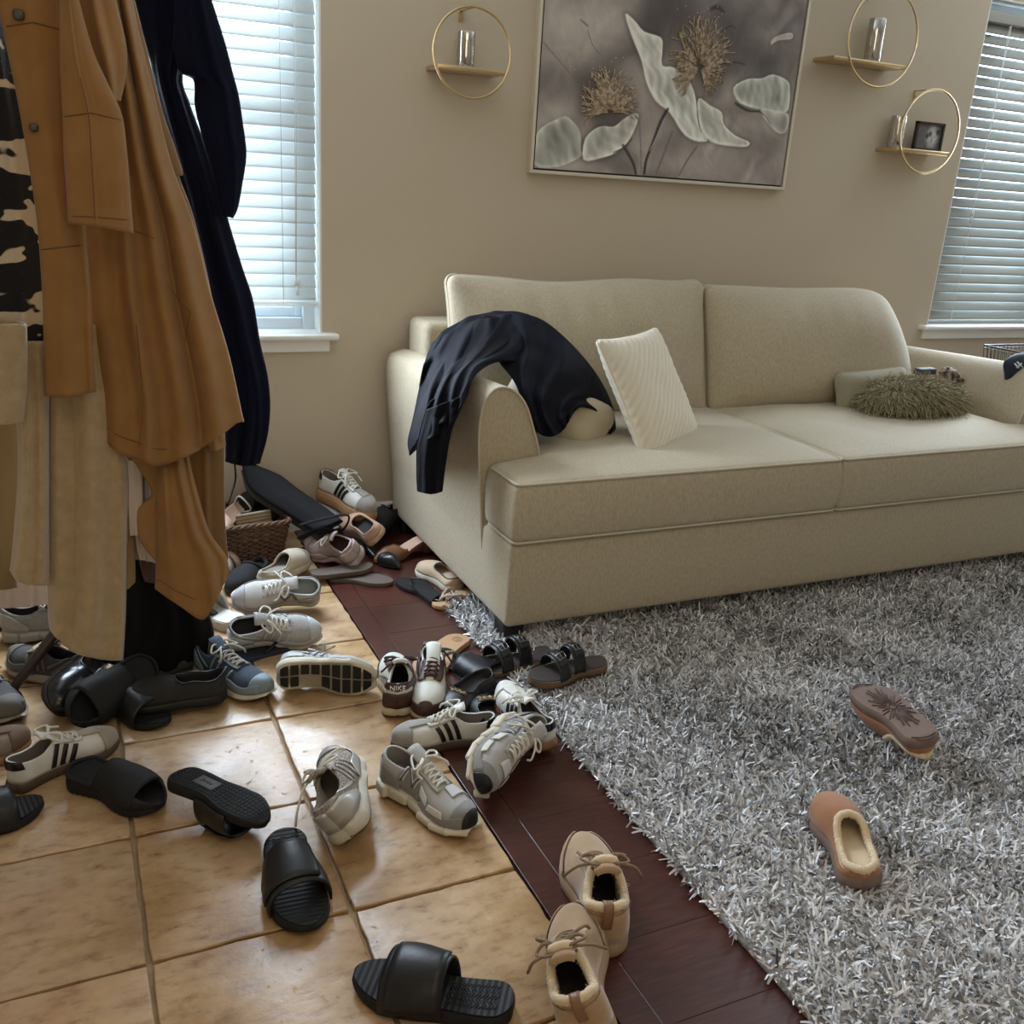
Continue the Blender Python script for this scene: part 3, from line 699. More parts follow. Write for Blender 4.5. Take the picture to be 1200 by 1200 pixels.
# round wall shelves
m_brass = M('brushed_brass', (.62, .46, .25), .28, metal=.9)
m_shelf = M('shelf_top', (.52, .43, .33), .5)
m_mercury = M('mirror_glass', (.62, .60, .57), .08, metal=1, col2=(.45, .43, .40), vscale=14)
def ring_shelf(cx, cz, R, dep, zs, xl, xr, label):
    root = empty('round_wall_shelf', (cx, 0, cz), label, 'wall shelf', 'round brass wall shelves')
    an = np.linspace(0, 2*PI, 72, endpoint=False); v, f = tube(np.c_[cx+R*np.cos(an), np.full(72, -dep), cz+R*np.sin(an)], .0036, 8, True, flat=1.3); obj('ring', v, f, m_brass, root)
    P, f = rbox(((xr-xl)/2, dep/2-.001, .0075), .002, 1, 2); obj('shelf_board', P+np.array(((xl+xr)/2, -dep/2, zs)), f, m_brass, root)
    P, f = rbox(((xr-xl)/2-.006, dep/2-.006, .001), .0005, 1, 2); obj('shelf_top', P+np.array(((xl+xr)/2, -dep/2, zs+.0085)), f, m_shelf, root)
    b = MB(); b.box((cx, -dep/2, cz+R), (.012, dep, .004)); b.box((cx, -.003, cz+R-.014), (.014, .005, .034)); b.tube([(cx, -.006, cz+R-.02), (cx, -.011, cz+R-.02)], .004, 10); b.build('bracket', m_brass, root, smooth=False)
    return root
def candle(cx, cy, z, r, h, label):
    root = empty('candle_holder', (cx, cy, z), label, 'candle holder')
    prof = [(r*.2, 0), (r*.94, 0), (r, .004), (r, h-.004), (r*.98, h), (r*.93, h-.002), (r*.92, h*.35), (r*.2, h*.34)]
    an = np.arange(40)*2*PI/40; G = np.array([[(cx+q[0]*math.cos(a), cy+q[0]*math.sin(a), z+q[1]) for a in an] for q in prof]); v, f = grid(G, wrap=True); f.append(tuple(range(40))[::-1]); f.append(tuple(7*40+i for i in range(40)))
    obj('cup', v, f, m_mercury, root, auto=35); return root
def fit(l, r_, t, bt, dep): # ring from its outermost points
    a, c = aty(l, t[1] if isinstance(t, tuple) else t, -dep), aty(r_, t[1] if isinstance(t, tuple) else t, -dep); return a, c
D1 = .125
ring_shelf(1.346, 1.707, .141, D1, 1.655, 1.225, 1.472, 'round brass wall shelf left of the painting')
candle(1.345, -.065, 1.6645, .030, .112, 'mirrored cylinder candle holder on the wall shelf left of the painting')
a = aty(989, 45, -D1); c = aty(1079, 45, -D1); zb = aty(1035, 103, -D1)[2]; cx2, R2 = (a[0]+c[0])/2, (c[0]-a[0])/2*.90; cz2 = zb+R2
zs2 = aty(952, 68, 0)[2]-.006
ring_shelf(cx2, cz2, R2, D1, zs2, 2.905, cx2+math.sqrt(max(R2**2-(zs2-cz2)**2, .01)), 'large round brass wall shelf right of the painting, upper of two')
q = aty(1022, 66, -.06); candle(q[0], -.06, zs2+.0095, .034, .165, 'tall mirrored candle holder on the upper right wall shelf')
a = aty(1055, 150, -D1); c = aty(1125, 150, -D1); zb = aty(1082, 203, -D1)[2]; zt = aty(1092, 104, -D1)[2]; cx3 = (a[0]+c[0])/2; R3 = (zt-zb)/2
cz3 = (zb+zt)/2; zs3 = aty(1026, 174, 0)[2]-.004
ring_shelf(cx3, cz3, R3, D1, zs3, aty(1026, 174, 0)[0], cx3+math.sqrt(max(R3**2-(zs3-cz3)**2, .01)), 'round brass wall shelf with photo, lower of the two beside the right window')
q = aty(1048, 172, -.05); candle(q[0], -.05, zs3+.0095, .032, .130, 'mirrored candle holder beside the photo on the lower right shelf')
# photo frame
l = aty(1066, 175, -.07); r2 = aty(1103, 178, -.055); wd = .165; ht = .118
C0 = np.array([(l[0]+r2[0])/2+.004, -.06, zs3+.0095]); root = empty('photo_frame', tuple(C0), 'small dark framed black and white photo on the lower right wall shelf', 'photo frame')
b = MB(); t = .010
for (c, d) in (((0, 0, t/2), (wd, .016, t)), ((0, 0, ht-t/2), (wd, .016, t)), ((-wd/2+t/2, 0, ht/2), (t, .016, ht)), ((wd/2-t/2, 0, ht/2), (t, .016, ht))): b.box(np.array(c)+C0, d)
b.build('frame', M('dark_bronze', (.05, .04, .03), .4, metal=.4), root, smooth=False)
gx = np.linspace(-wd/2+t, wd/2-t, 60); gz = np.linspace(t, ht-t, 44); U2, V2 = np.meshgrid(gx, gz, indexing='ij'); un, vn = U2/(wd/2), V2/ht
ph = np.full(U2.shape, .06)+.05*(un < -.2)
ph += .42*np.exp(-(((un-.25)/.42)**2+((vn-.52)/.40)**2)**2)
for (a_, b_, s1, s2) in ((.08, .60, .14, .10), (.62, .68, .16, .12), (-.12, .52, .12, .10)): ph *= 1-.85*np.exp(-(((un-a_)/s1)**2+((vn-b_)/s2)**2)**2)
ph *= 1-.6*np.exp(-(((un-.25)/.05)**2+((vn-.38)/.1)**2)); ph = np.clip(ph*(1+.25*vnoise(np.stack([U2, V2, U2*0], -1), 40, 3)), .02, .6)
v, f = grid(np.stack([U2+C0[0], np.full(U2.shape, C0[1]-.001), V2+C0[2]], -1)); o = obj('photo', v, f, m_photo if 'm_photo' in globals() else m_canvas, root)
at = o.data.color_attributes.new('paint', 'FLOAT_COLOR', 'POINT'); at.data.foreach_set('color', np.c_[np.repeat(ph.reshape(-1, 1), 3, 1), np.ones(ph.size)].astype('f').ravel())
# ================================================================ footwear library
# a shoe's own frame: x from heel (0) to toe (L), y sideways, z up, sole on z = 0
def interp(keys):
    K = sorted(keys); xs = np.array([k[0] for k in K]); ys = np.array([k[1] for k in K], float); sc = np.diff(ys)/np.diff(xs); m = np.r_[sc[0], np.where(sc[1:]*sc[:-1] > 0, 2*sc[1:]*sc[:-1]/np.where(sc[1:]+sc[:-1] == 0, 1, sc[1:]+sc[:-1]), 0), sc[-1]]
    def f(t):
        t = np.asarray(t, float); i = np.clip(np.searchsorted(xs, t)-1, 0, len(xs)-2); h = xs[i+1]-xs[i]; u = np.clip((t-xs[i])/h, 0, 1)
        u2, u3 = u*u, u*u*u
        return (2*u3-3*u2+1)*ys[i]+(u3-2*u2+u)*h*m[i]+(-2*u3+3*u2)*ys[i+1]+(u3-u2)*h*m[i+1]
    return f
class Last:
    def __init__(s, L=.285, W=.098, side=1, heelw=.70, bow=.010, pointy=0, zt=None, zb=None, H=None, n=2.0):
        s.L, s.W, s.side = L, W, side; s.heelw = heelw; s.bow = bow; s.pn = pointy
        s.zt = interp(zt or [(0, .03), (1, .03)]); s.zb = interp(zb or [(0, .004), (.06, 0), (.72, 0), (.9, .004), (1, .014)])
        s.H = interp(H) if H else None; s.n = n
    def wh(s, t):
        t = np.clip(np.asarray(t, float), 0, 1)
        b = interp([(0, s.heelw), (.15, s.heelw), (.40, .74), (.60, .94), (.72, 1.0), (.85, .93), (1, .80)])(t)*s.W/2
        he = np.where(t < .13, np.sqrt(np.clip(1-(np.clip(.13-t, 0, 1)/.13)**2.2, 0, 1)), 1); a = .74-.1*s.pn
        te = np.where(t > a, np.clip(1-(np.clip(t-a, 0, 1)/(1-a))**(2.4-.6*s.pn), 0, 1)**(.55+.15*s.pn), 1)
        return b*he*te
    def yc(s, t):
        t = np.asarray(t, float); return s.side*(s.bow*np.sin(np.clip((t-.05)/.6, 0, 1)*PI)*-1+s.bow*1.0*np.clip((t-.7)/.3, 0, 1)**1.5)
    def pt(s, t, a, off=0., k=1.):
        """a point of the upper: t along, a in degrees across (0 one side, 90 top, 180 other)"""
        t = np.asarray(t, float); a = np.radians(np.asarray(a, float)); w = s.wh(t)*k+off*np.minimum(1, s.wh(t)/.015); h = np.maximum(s.H(t), 0)+off; e = 2/s.n
        c, q = np.cos(a), np.sin(a)
        x = t*s.L+off*(np.clip((t-.9)/.1, 0, 1)-np.clip((.06-t)/.06, 0, 1))*1.4
        return np.stack([x+0*a, s.yc(t)+w*np.sign(c)*np.abs(c)**e, s.zt(t)+h*np.abs(q)**e*np.ones_like(w)], -1)
TS = np.concatenate([(1-np.cos(np.linspace(0, PI/2, 8)))*.10, np.linspace(.115, .72, 18), .74+.26*np.sin(np.linspace(0.02, PI/2, 12))])
def sole(l, parent, mat, name='sole', flare=.004, bulge=None, zt=None, zb=None, ks=1., groove=False, ts=TS, teeth=0):
    zt = zt or l.zt; zb = zb or l.zb; rows = []
    for t in ts:
        w = float(l.wh(t))*ks; a, c = float(zt(t)), float(zb(t)); y = float(l.yc(t)); fl = flare*min(1, w/.012) if t > .5 or t < .2 else flare
        bl = (bulge(t) if bulge else 0); x = l.L*t; xe = (t-.5)*2; ex = fl*np.sign(xe)*abs(xe)**6; tz = teeth*abs(math.sin(t*34*PI/2))
        prof = [(-1, 0, a), (-1, .55, a-(a-c)*.15), (-1, 1+bl*80, a-(a-c)*.5), (-1, .8, c+(a-c)*.18), (-1, .1, c+tz), (-.55, 0, c+tz), (0, 0, c+tz), (.55, 0, c+tz), (1, .1, c+tz), (1, .8, c+(a-c)*.18), (1, 1+bl*80, a-(a-c)*.5), (1, .55, a-(a-c)*.15), (1, 0, a), (.5, 0, a), (0, 0, a), (-.5, 0, a)]
        rows.append([(x+ex*f, y+s*w+np.sign(s)*fl*f, z) for (s, f, z) in prof])
    v, f = grid(np.array(rows), wrap=True)
    m = 16; n = len(ts); f.append(tuple(range(m))); f.append(tuple((n-1)*m+i for i in range(m))[::-1])
    return obj(name, v, f, mat, parent, local=True, auto=50)
def upper(l, parent, mats, ao, tc=.62, name='upper', thick=.0045, k=10, ts=None, a_in=0):
    """shell open along the top up to station tc; ao(t) = angle where the edge runs"""
    if ts is None: ts = np.unique(np.concatenate([TS, [tc-.012, tc]]))
    b = MB(); G1 = []; G2 = []; G3 = []
    for t in ts:
        a = float(ao(t)) if t < tc-1e-6 else 90.
        A = np.linspace(a_in, a, k); G1.append(l.pt(t, A)); G2.append(l.pt(t, 180-A[::-1]))
    V = np.array([np.concatenate([p, q]) for p, q in zip(G1, G2)]); n, m = V.shape[:2]; f = []
    for i in range(n-1):
        for j in range(m-1):
            if j == k-1 and ts[i] < tc-1e-6: continue
            f.append((i*m+j, (i+1)*m+j, (i+1)*m+j+1, i*m+j+1))
    o = obj(name, V.reshape(-1, 3), f, list(mats), parent, local=True)
    # weld the seam at the top of the toe and the ends
    import bmesh
    bm = bmesh.new(); bm.from_mesh(o.data); bmesh.ops.remove_doubles(bm, verts=bm.verts, dist=1e-5); bmesh.ops.recalc_face_normals(bm, faces=bm.faces); 
    # outward check
    c = sum((v_.co for v_ in bm.verts), Vector())/len(bm.verts); c.z = 0; s_ = sum((f_.normal.dot(f_.calc_center_median()-c) for f_ in bm.faces))
    if s_ < 0: bmesh.ops.reverse_faces(bm, faces=bm.faces)
    bm.to_mesh(o.data); bm.free(); o.data.shade_smooth()
    solid(o, thick, -1, 1, 0)
    return o
def patch(l, parent, mat, name, q, off=.0012, nt=10, na=8, thick=.0012, edge=0):
    """a strip of the upper's surface: q = four corners (t, a)"""
    q = np.array(q, float); u = np.linspace(0, 1, nt)[:, None, None]; v = np.linspace(0, 1, na)[None, :, None]
    TA = (1-u)*((1-v)*q[0]+v*q[3])+u*((1-v)*q[1]+v*q[2])
    G = l.pt(TA[..., 0], TA[..., 1], off+thick); V, f = grid(G); o = obj(name, V, f, mat, parent, local=True); solid(o, thick+.0006, 0); return o
def band(l, parent, mat, name, t0, t1, lo, hi, off=.0015, nt=26, na=5, thick=.0015, both=True):
    """strip along the shoe between angles lo(t) and hi(t), on both sides"""
    b = MB(); T = np.linspace(t0, t1, nt)
    for side in ((0, 1) if both else (both is None,)):
        G = []
        for t in T:
            A = np.linspace(lo(t) if callable(lo) else lo, hi(t) if callable(hi) else hi, na); A = 180-A if side else A; G.append(l.pt(t, A, off+thick))
        b.grid(np.array(G), flip=bool(side))
    o = b.build(name, mat, parent, local=True); solid(o, thick+.0006, 0); return o
def laces(l, parent, mat, t0, t1, a0, n=6, r=.0022, lift=.006, bow=True, seed=1, ends=None, name='laces', cross=True, crown=.006):
    R = random.Random(seed); b = MB()
    T = np.linspace(t0, t1, n)
    for i, t in enumerate(T):
        a = a0(t) if callable(a0) else a0
        t2 = T[i+1] if (cross and i+1 < n) else t
        for s in (0, 1):
            p = l.pt(t, a-3 if s == 0 else 183-a, .003); q = l.pt(t2, 183-(a0(t2) if callable(a0) else a0) if s == 0 else (a0(t2) if callable(a0) else a0)-3, .003)
            a2 = (a0(t2) if callable(a0) else a0); A_ = np.linspace(a-3, 183-a2, 9) if s == 0 else np.linspace(183-a, a2-3, 9); ww = np.sin(np.linspace(0, PI, 9)); rise_ = np.clip((T[0]+.05-np.linspace(t, t2, 9))/.1, 0, 1)*0; b.tube(np.array([l.pt(tt, aa, .003+crown*w_+(.0015 if s else 0)*w_) for tt, aa, w_ in zip(np.linspace(t, t2, 9), A_, ww)]), r, 6)
            if not cross: break
    K = l.pt(T[0]-.0, 90, .004)+np.array((0, 0, lift*.6))
    if bow:
        for s in (-1, 1):
            lp = [K, K+np.array((-.010+R.uniform(-.01, .01), s*.022, .010)), K+np.array((.004+R.uniform(-.01, .012), s*.046, -.002)), K+np.array((.018, s*.030, .004)), K+np.array((.004, s*.006, .003))]
            b.tube(catmull(lp, 6), r, 6)
            e = [K, K+np.array((.016, s*.018, .006)), K+np.array((.030+R.uniform(-.01, .02), s*(.034+R.uniform(0, .015)), -.008)), K+np.array((.045+R.uniform(-.01, .01), s*(.046+R.uniform(-.01, .01)), -.022))]
            b.tube(catmull(e, 5), r, 6)
        P, f = rbox((.005, .0055, .004), .0035, 2, 2); b.add(P+K, f)
    for e in (ends or []): b.tube(catmull([K+np.array(p) for p in e], 6), r, 6)
    return b.build(name, mat, parent, local=True)
def insole(l, parent, mat, t1=.9, z=.006, k=.86, name='insole', t0=.03):
    rows = []
    for t in np.linspace(t0, t1, 22):
        w = float(l.wh(t))*k; y = float(l.yc(t)); zz = float(l.zt(t))+z; rows.append([(l.L*t, y+s*w, zz+.004*s*s) for s in np.linspace(-1, 1, 7)])
    v, f = grid(np.array(rows)); return obj(name, v, f, mat, parent, local=True)
def tongue(l, parent, mats, t0, t1, rise=.02, a=62, back=.0, name='tongue', thick=.006):
    rows = []
    for i, t in enumerate(np.linspace(t1, t0, 10)):
        u = i/9; A = np.linspace(a+8*(1-u), 180-a-8*(1-u), 9); p = l.pt(t, A, -.003+.002*u); p[:, 2] += rise*u**2.2; p[:, 0] -= back*u*u; rows.append(p)
    v, f = grid(np.array(rows)); o = obj(name, v, f, mats, parent, local=True); solid(o, thick, 0); return o
def treads(l, parent, mat, rows=9, cols=2, name='tread', gap=.006, h=.003, t0=.03, t1=.97, skip=None, zb=None, k=.92, curve=.0):
    """raised blocks under the sole"""
    b = MB(); T = np.linspace(t0, t1, rows+1); zb = zb or l.zb
    for i in range(rows):
        for j in range(cols):
            ta, tb = T[i]+gap/l.L/2, T[i+1]-gap/l.L/2
            if skip and skip((ta+tb)/2, (j+.5)/cols*2-1): continue
            P = []
            for t in (ta, (ta+tb)/2, tb):
                w = float(l.wh(t))*k; y = float(l.yc(t)); 
                for s in np.linspace(-1+2*j/cols, -1+2*(j+1)/cols, 3)*1.0:
                    g2 = gap/2/max(w, .01); s2 = np.clip(s, -1+2*j/cols+g2, -1+2*(j+1)/cols-g2); P.append((l.L*t+curve*(1-s2*s2), y+s2*w, float(zb(t))))
            P = np.array(P); Q = P.copy(); Q[:, 2] -= h; P[:, 2] += .002; n = 9; f = [(4*0+0, 3, 4, 1), (1, 4, 5, 2), (3, 6, 7, 4), (4, 7, 8, 5)]; f2 = [tuple(x+n for x in q[::-1]) for q in f]
            loop = [0, 1, 2, 5, 8, 7, 6, 3]; f3 = [(loop[a], loop[(a+1) % 8], loop[(a+1) % 8]+n, loop[a]+n) for a in range(8)]
            b.add(np.concatenate([P, Q]), f2+f+f3)
    o = b.build(name, mat, parent, smooth=False, local=True); o['kind'] = 'stuff'; return o
def fur_rim(l, parent, mat, ring, r=.007, seed=1, name='fur_trim', n=1500):
    ring = catmull(ring, 4, True); v, f = tube(ring+.0006*np.sin(np.arange(len(ring))[:, None]*2.1), r, 8, True); o = obj(name, v, f, mat, parent, local=True)
    rg = np.random.default_rng(seed); i = rg.integers(0, len(ring), n); N0 = rg.normal(size=(n, 3)); N0 /= np.linalg.norm(N0, axis=1, keepdims=True)
    s = shag('fleece', ring[i]+N0*r*.8, N0, .0055, .0009, mat, o, 2, .5, seed, droop=.1); s['kind'] = 'stuff'; return o

def corners(root):
    out = []
    for c in root.children_recursive+([root] if root.type == 'MESH' else []):
        if c.type == 'MESH':
            n = len(c.data.vertices); a = np.empty(n*3, 'f'); c.data.vertices.foreach_get('co', a); m = Matrix.Identity(4); q = c
            while q is not None and q is not root: m = q.matrix_basis @ m; q = q.parent
            mm = np.array(m); out.append(a.reshape(-1, 3)[::max(1, n//400)]@mm[:3, :3].T+mm[:3, 3])
    return np.concatenate(out)
REPORT = []
def put(root, box, heel, toe, roll=0, pitch=0, z=0., yaw=None, fit=.12, scale=None, follow=None):
    """stand a shoe on the floor where it lies: box = where it is seen, heel/toe = which way it points"""
    a, c = atz(*heel), atz(*toe); yw = math.atan2(c[1]-a[1], c[0]-a[0]) if yaw is None else math.radians(yaw)
    R = np.array(Euler((math.radians(roll), math.radians(-pitch), yw), 'XYZ').to_matrix())
    P = corners(root); s = scale or 1.; cx, cy = (box[0]+box[2])/2, (box[1]+box[3])/2
    for it in range(4):
        V = (P*s)@R.T; V[:, 2] += z-V[:, 2].min(); zm = (V[:, 2].min()+V[:, 2].max())/2
        if it == 0: loc = atz(cx, cy, zm); loc = np.array([loc[0], loc[1], 0])-np.array([*(V.min(0)+V.max(0))[:2]/2, 0])
        for k in range(5):
            q = project(V+loc); e = np.array([cx, cy])-(q.min(0)+q.max(0))/2; c0 = project(loc+[0, 0, 0]); d = np.array([atz(c0[0]+e[0], c0[1]+e[1])-atz(*c0)])[0]; loc = loc+np.array([d[0], d[1], 0])
        w = q.max(0)-q.min(0); ratio = math.hypot(box[2]-box[0], box[3]-box[1])/math.hypot(*w)
        if scale is None and it < 3: s = float(np.clip(s*ratio, 1-fit, 1+fit))
    zz = z-((P*s)@R.T)[:, 2].min()
    root.scale = (s, s, s); root.rotation_euler = (math.radians(roll), math.radians(-pitch), yw); root.location = (loc[0], loc[1], zz)
    REPORT.append((root.name, round(s, 2), round(ratio, 2), [int(x) for x in (*q.min(0), *q.max(0))], box))
    return root
def thing(name, label, cat, group=None): return empty(name, (0, 0, 0), label, cat, group)

# materials of the shoes
rub_w = M('off_white_rubber', (.55, .52, .44), .55, col2=(.46, .42, .34), vscale=25)
rub_g = M('gum_rubber', (.30, .15, .06), .5, col2=(.22, .11, .05), vscale=20)
rub_dk = M('dark_gum_rubber', (.07, .045, .03), .5)
rub_b = M('black_rubber', (.007, .007, .007), .5, spec=.35, bump=.2, bscale=400)
foam_b = M('black_foam', (.0095, .0095, .010), .66, spec=.3, bump=.35, bscale=500)
lea_w = M('white_leather', (.62, .61, .56), .5, col2=(.54, .52, .47), vscale=14, bump=.25, bscale=350)
sue_g = M('grey_suede', (.25, .235, .21), .9, col2=(.32, .30, .27), vscale=20, sheen=.3, bump=.3, bscale=500)
sue_t = M('taupe_suede', (.30, .26, .21), .9, col2=(.36, .32, .26), vscale=22, sheen=.3, bump=.3, bscale=500)
lea_b = M('black_leather', (.007, .007, .008), .40, spec=.4, bump=.3, bscale=260)
lea_b2 = M('black_soft_leather', (.008, .008, .009), .42, spec=.4, bump=.4, bscale=90, bdist=.001)
mesh_g = M('grey_mesh', (.33, .32, .30), .85, bump=1., bscale=900, bdist=.0015, col2=(.16, .155, .15), vscale=520, vdet=0)
mesh_l = M('pale_mesh', (.50, .50, .48), .8, bump=1., bscale=800, bdist=.0015, col2=(.30, .30, .30), vscale=480, vdet=0)
silver = M('silver_synthetic', (.46, .45, .43), .32, metal=.35)
lin_d = M('dark_lining', (.03, .03, .032), .9)
lin_g = M('grey_lining', (.24, .22, .20), .9, bump=.3, bscale=500)
lin_w = M('white_lining', (.5, .48, .44), .9, bump=.3, bscale=500)
lace_w = M('white_lace', (.66, .64, .57), .85, bump=.5, bscale=900)
lace_t = M('tan_lace', (.36, .28, .19), .85, bump=.5, bscale=900)
lace_br = M('dark_brown_lace', (.045, .022, .018), .85, bump=.5, bscale=900)
lace_g = M('grey_lace', (.42, .40, .36), .85, bump=.5, bscale=900)
brn = M('brown_leather', (.055, .022, .017), .5, bump=.25, bscale=300)
cream_l = M('cream_leather', (.60, .60, .53), .5, bump=.2, bscale=300)
sole_y = M('aged_cream_rubber', (.50, .42, .28), .55)
navy_m = M('navy_mesh', (.035, .055, .085), .8, bump=.8, bscale=700)
blue_g = M('grey_blue_synthetic', (.17, .23, .26), .6)
blu_m = M('pale_blue_mesh', (.34, .38, .38), .8, bump=.6, bscale=700)
pink_m = M('pale_pink_knit', (.46, .36, .36), .8, bump=.6, bscale=600)
beige_s = M('tan_suede', (.33, .21, .11), .9, col2=(.39, .255, .14), vscale=20, sheen=.4, bump=.4, bscale=450)
beige_d = M('tan_rubber', (.30, .20, .115), .7)
fleece = M('cream_fleece', (.62, .49, .32), .95, sheen=.2)
chest = M('chestnut_suede', (.26, .105, .04), .85, col2=(.31, .13, .055), vscale=20, sheen=.2, bump=.3, bscale=450)
taupe_r = M('taupe_rubber', (.17, .11, .085), .8, bump=.2, bscale=300)
cork = M('cork', (.17, .11, .06), .85, col2=(.09, .055, .03), vscale=260)
tan_l = M('tan_leather', (.42, .25, .13), .5, bump=.2, bscale=300)
nude = M('nude_leather', (.55, .36, .26), .45)
m_metal = M('pewter_buckle', (.25, .24, .22), .3, metal=1)

def flat_H(h=.07, v=.045, toe=.030): return [(0, h*1.12), (.04, h*1.15), (.2, h*1.0), (.36, h*1.08), (.45, h*.98), (.60, v+.006), (.75, v), (.88, toe+.009), (.95, toe+.001), (.985, toe*.72), (1, .008)]
def court_shoe(label, side, up=lea_w, sl=rub_dk, toe_m=sue_g, stripe=lea_b, tab=lea_b, lace=lace_w, lining=lin_g, L=.285, platform=0, group=None, seed=1, tag_t=True, foil=None):
    """low court trainer with three stripes and a suede toe"""
    r = thing('sneaker', label, 'sneaker', group); zt = .024+platform
    l = Last(L, .098, side, zt=[(0, zt+.004), (.5, zt), (1, zt+.002)], zb=[(0, .003), (.05, 0), (.75, 0), (.92, .003), (1, .009)], H=flat_H(), pointy=.25, n=2.4)
    sole(l, r, sl, flare=.0045+.002*(platform > 0), ks=1.0)
    if platform:
        band_z = interp([(0, zt*.55), (1, zt*.55)])
    ao = interp([(0, 48), (.1, 40), (.27, 40), (.36, 54), (.42, 70), (.62, 76), (.66, 84)])
    upper(l, r, (up, lining), ao, tc=.64)
    insole(l, r, lining, .85)
    tongue(l, r, [up, lining], .31, .66, rise=.020, back=.004)
    patch(l, r, toe_m, 'toe_cap', [(.80, 0), (1., 0), (1., 180), (.80, 180)], na=18, off=.0008)
    patch(l, r, toe_m, 'toe_strip', [(.62, 80), (.83, 70), (.83, 110), (.62, 100)], na=6, off=.0016)
    for s in (0, 1):
        f = (lambda a: a) if not s else (lambda a: 180-a)
        for k in range(3):
            t = .335+.075*k; patch(l, r, stripe, 'stripe', [(t-.01, f(3)), (t+.065, f(52)), (t+.103, f(52)), (t+.034, f(3))], nt=9, na=3, off=.0010)
        patch(l, r, tab, 'heel_tab', [(.0, f(24)), (.095, f(24)), (.080, f(42)), (.0, f(47))], nt=6, na=4, off=.0010)
        patch(l, r, up, 'eyestay', [(.37, f(50)), (.64, f(64)), (.66, f(80)), (.39, f(62))], nt=10, na=4, off=.0020)
        if foil is not None and s == (0 if side > 0 else 1): patch(l, r, foil, 'foil_mark', [(.50, f(42)), (.60, f(42)), (.60, f(48)), (.50, f(48))], nt=3, na=3, off=.0016)
    laces(l, r, lace, .39, .62, lambda t: 66+14*(t-.39)/.23, 6, r=.0030, seed=seed)
    return r
def runner(label, side, up=mesh_g, over=silver, sl=rub_w, out=rub_b, lace=lace_g, lining=lin_g, L=.29, group=None, seed=1, thick=.034, bow=True, ribs=True, tread=True, N=False, Nm=None, ends=None, heelc=None, toe_c=None, pods=False, tread_m=None):
    r = thing('sneaker', label, 'sneaker', group)
    zt = [(0, thick+.012), (.3, thick+.004), (.6, thick-.006), (.85, thick-.010), (1, thick-.002)]; zb = [(0, .012), (.06, .003), (.14, .001), (.42, .004), (.6, .001), (.78, .002), (.92, .010), (1, .022)]
    l = Last(L, .104, side, zt=zt, zb=zb, H=flat_H(.074, .050, .036), heelw=.78, n=2.4)
    bl = (lambda t: .006*abs(math.sin(t*PI*(5.5 if pods else 4.5)))) if True else None
    so = sole(l, r, sl, flare=.007, bulge=bl)
    zo = interp([(a, c+.006) for a, c in zb]); sole(l, r, out, 'outsole', flare=.0035, zt=zo, ks=1.0)
    if tread: treads(l, r, tread_m or out, 9, 3 if not tread_m else 2, gap=.0065, h=.0045, skip=(lambda t, u: .26 < t < .46 and u > 0) if tread_m else None)
    ao = interp([(0, 50), (.1, 42), (.27, 42), (.36, 54), (.42, 68), (.62, 75), (.66, 84)])
    upper(l, r, (up, lining), ao, tc=.64, thick=.006); insole(l, r, lining, .85)
    tongue(l, r, [up, lining], .28, .66, rise=.028, back=.006, thick=.009)
    band(l, r, heelc or over, 'heel_counter', 0, .26, 0, interp([(0, 36), (.1, 30), (.26, 8)]), off=.0022, nt=10)
    patch(l, r, toe_c or over, 'toe_guard', [(.86, 0), (1., 0), (1., 180), (.86, 180)], na=18, off=.0012)
    band(l, r, toe_c or over, 'mud_guard', .5, .95, 0, interp([(.5, 6), (.62, 26), (.8, 20), (.95, 40)]), off=.0016, nt=18)
    band(l, r, over, 'eyestay', .37, .66, interp([(.37, 50), (.5, 62), (.66, 68)]), interp([(.37, 56), (.44, 68), (.66, 82)]), off=.0026, nt=12)
    if ribs:
        for s in (0, 1):
            f = (lambda a: a) if not s else (lambda a: 180-a)
            for k in range(4):
                t = .36+.075*k; patch(l, r, over, 'overlay_strap', [(t-.02, f(8)), (t+.035, f(58)), (t+.050, f(58)), (t+.008, f(8))], nt=8, na=3, off=.0018)
            patch(l, r, over, 'heel_strap', [(.08, f(42)), (.30, f(12)), (.33, f(16)), (.12, f(42))], nt=8, na=3, off=.0022)
    if pods:
        for s in (0, 1):
            for k, t in enumerate((.08, .26, .47, .62, .78, .92)):
                w = float(l.wh(t)); y = float(l.yc(t))+(1 if s == 0 else -1)*(w+.002); P, f = rbox((.030 if k else .024, .010, (float(l.zt(t))-float(l.zb(t)))*.42), .009, 3, 3)
                slope = math.atan2(float(l.wh(t+.03))-float(l.wh(t-.03)), .06*l.L)*(1 if s == 0 else -1); c_, s_ = math.cos(slope), math.sin(slope); P = P@np.array([[c_, s_, 0], [-s_, c_, 0], [0, 0, 1]])
                obj('sole_pod', P+np.array((l.L*t, y, (float(l.zt(t))+float(l.zb(t)))/2)), f, sl, r, local=True)
    if pods and ribs is False and N:
        for s in (0, 1):
            f = (lambda a: a) if not s else (lambda a: 180-a)
            patch(l, r, lea_w, 'side_panel', [(.50, f(18)), (.61, f(14)), (.60, f(36)), (.50, f(42))], off=.0026, nt=8, na=6)
            patch(l, r, heelc or over, 'quarter_panel', [(.22, f(4)), (.50, f(4)), (.46, f(50)), (.26, f(42))], off=.0014)
            patch(l, r, lea_w, 'lower_panel', [(.62, f(10)), (.80, f(14)), (.78, f(32)), (.64, f(28))], off=.0028)
        patch(l, r, M('vamp_white', (.52, .53, .54), .6), 'vamp_panel', [(.66, 62), (.78, 52), (.78, 96), (.66, 90)], off=.0022)
        patch(l, r, rub_b, 'toe_bumper', [(.955, 0), (1., 0), (1., 180), (.955, 180)], na=16, off=.0026)
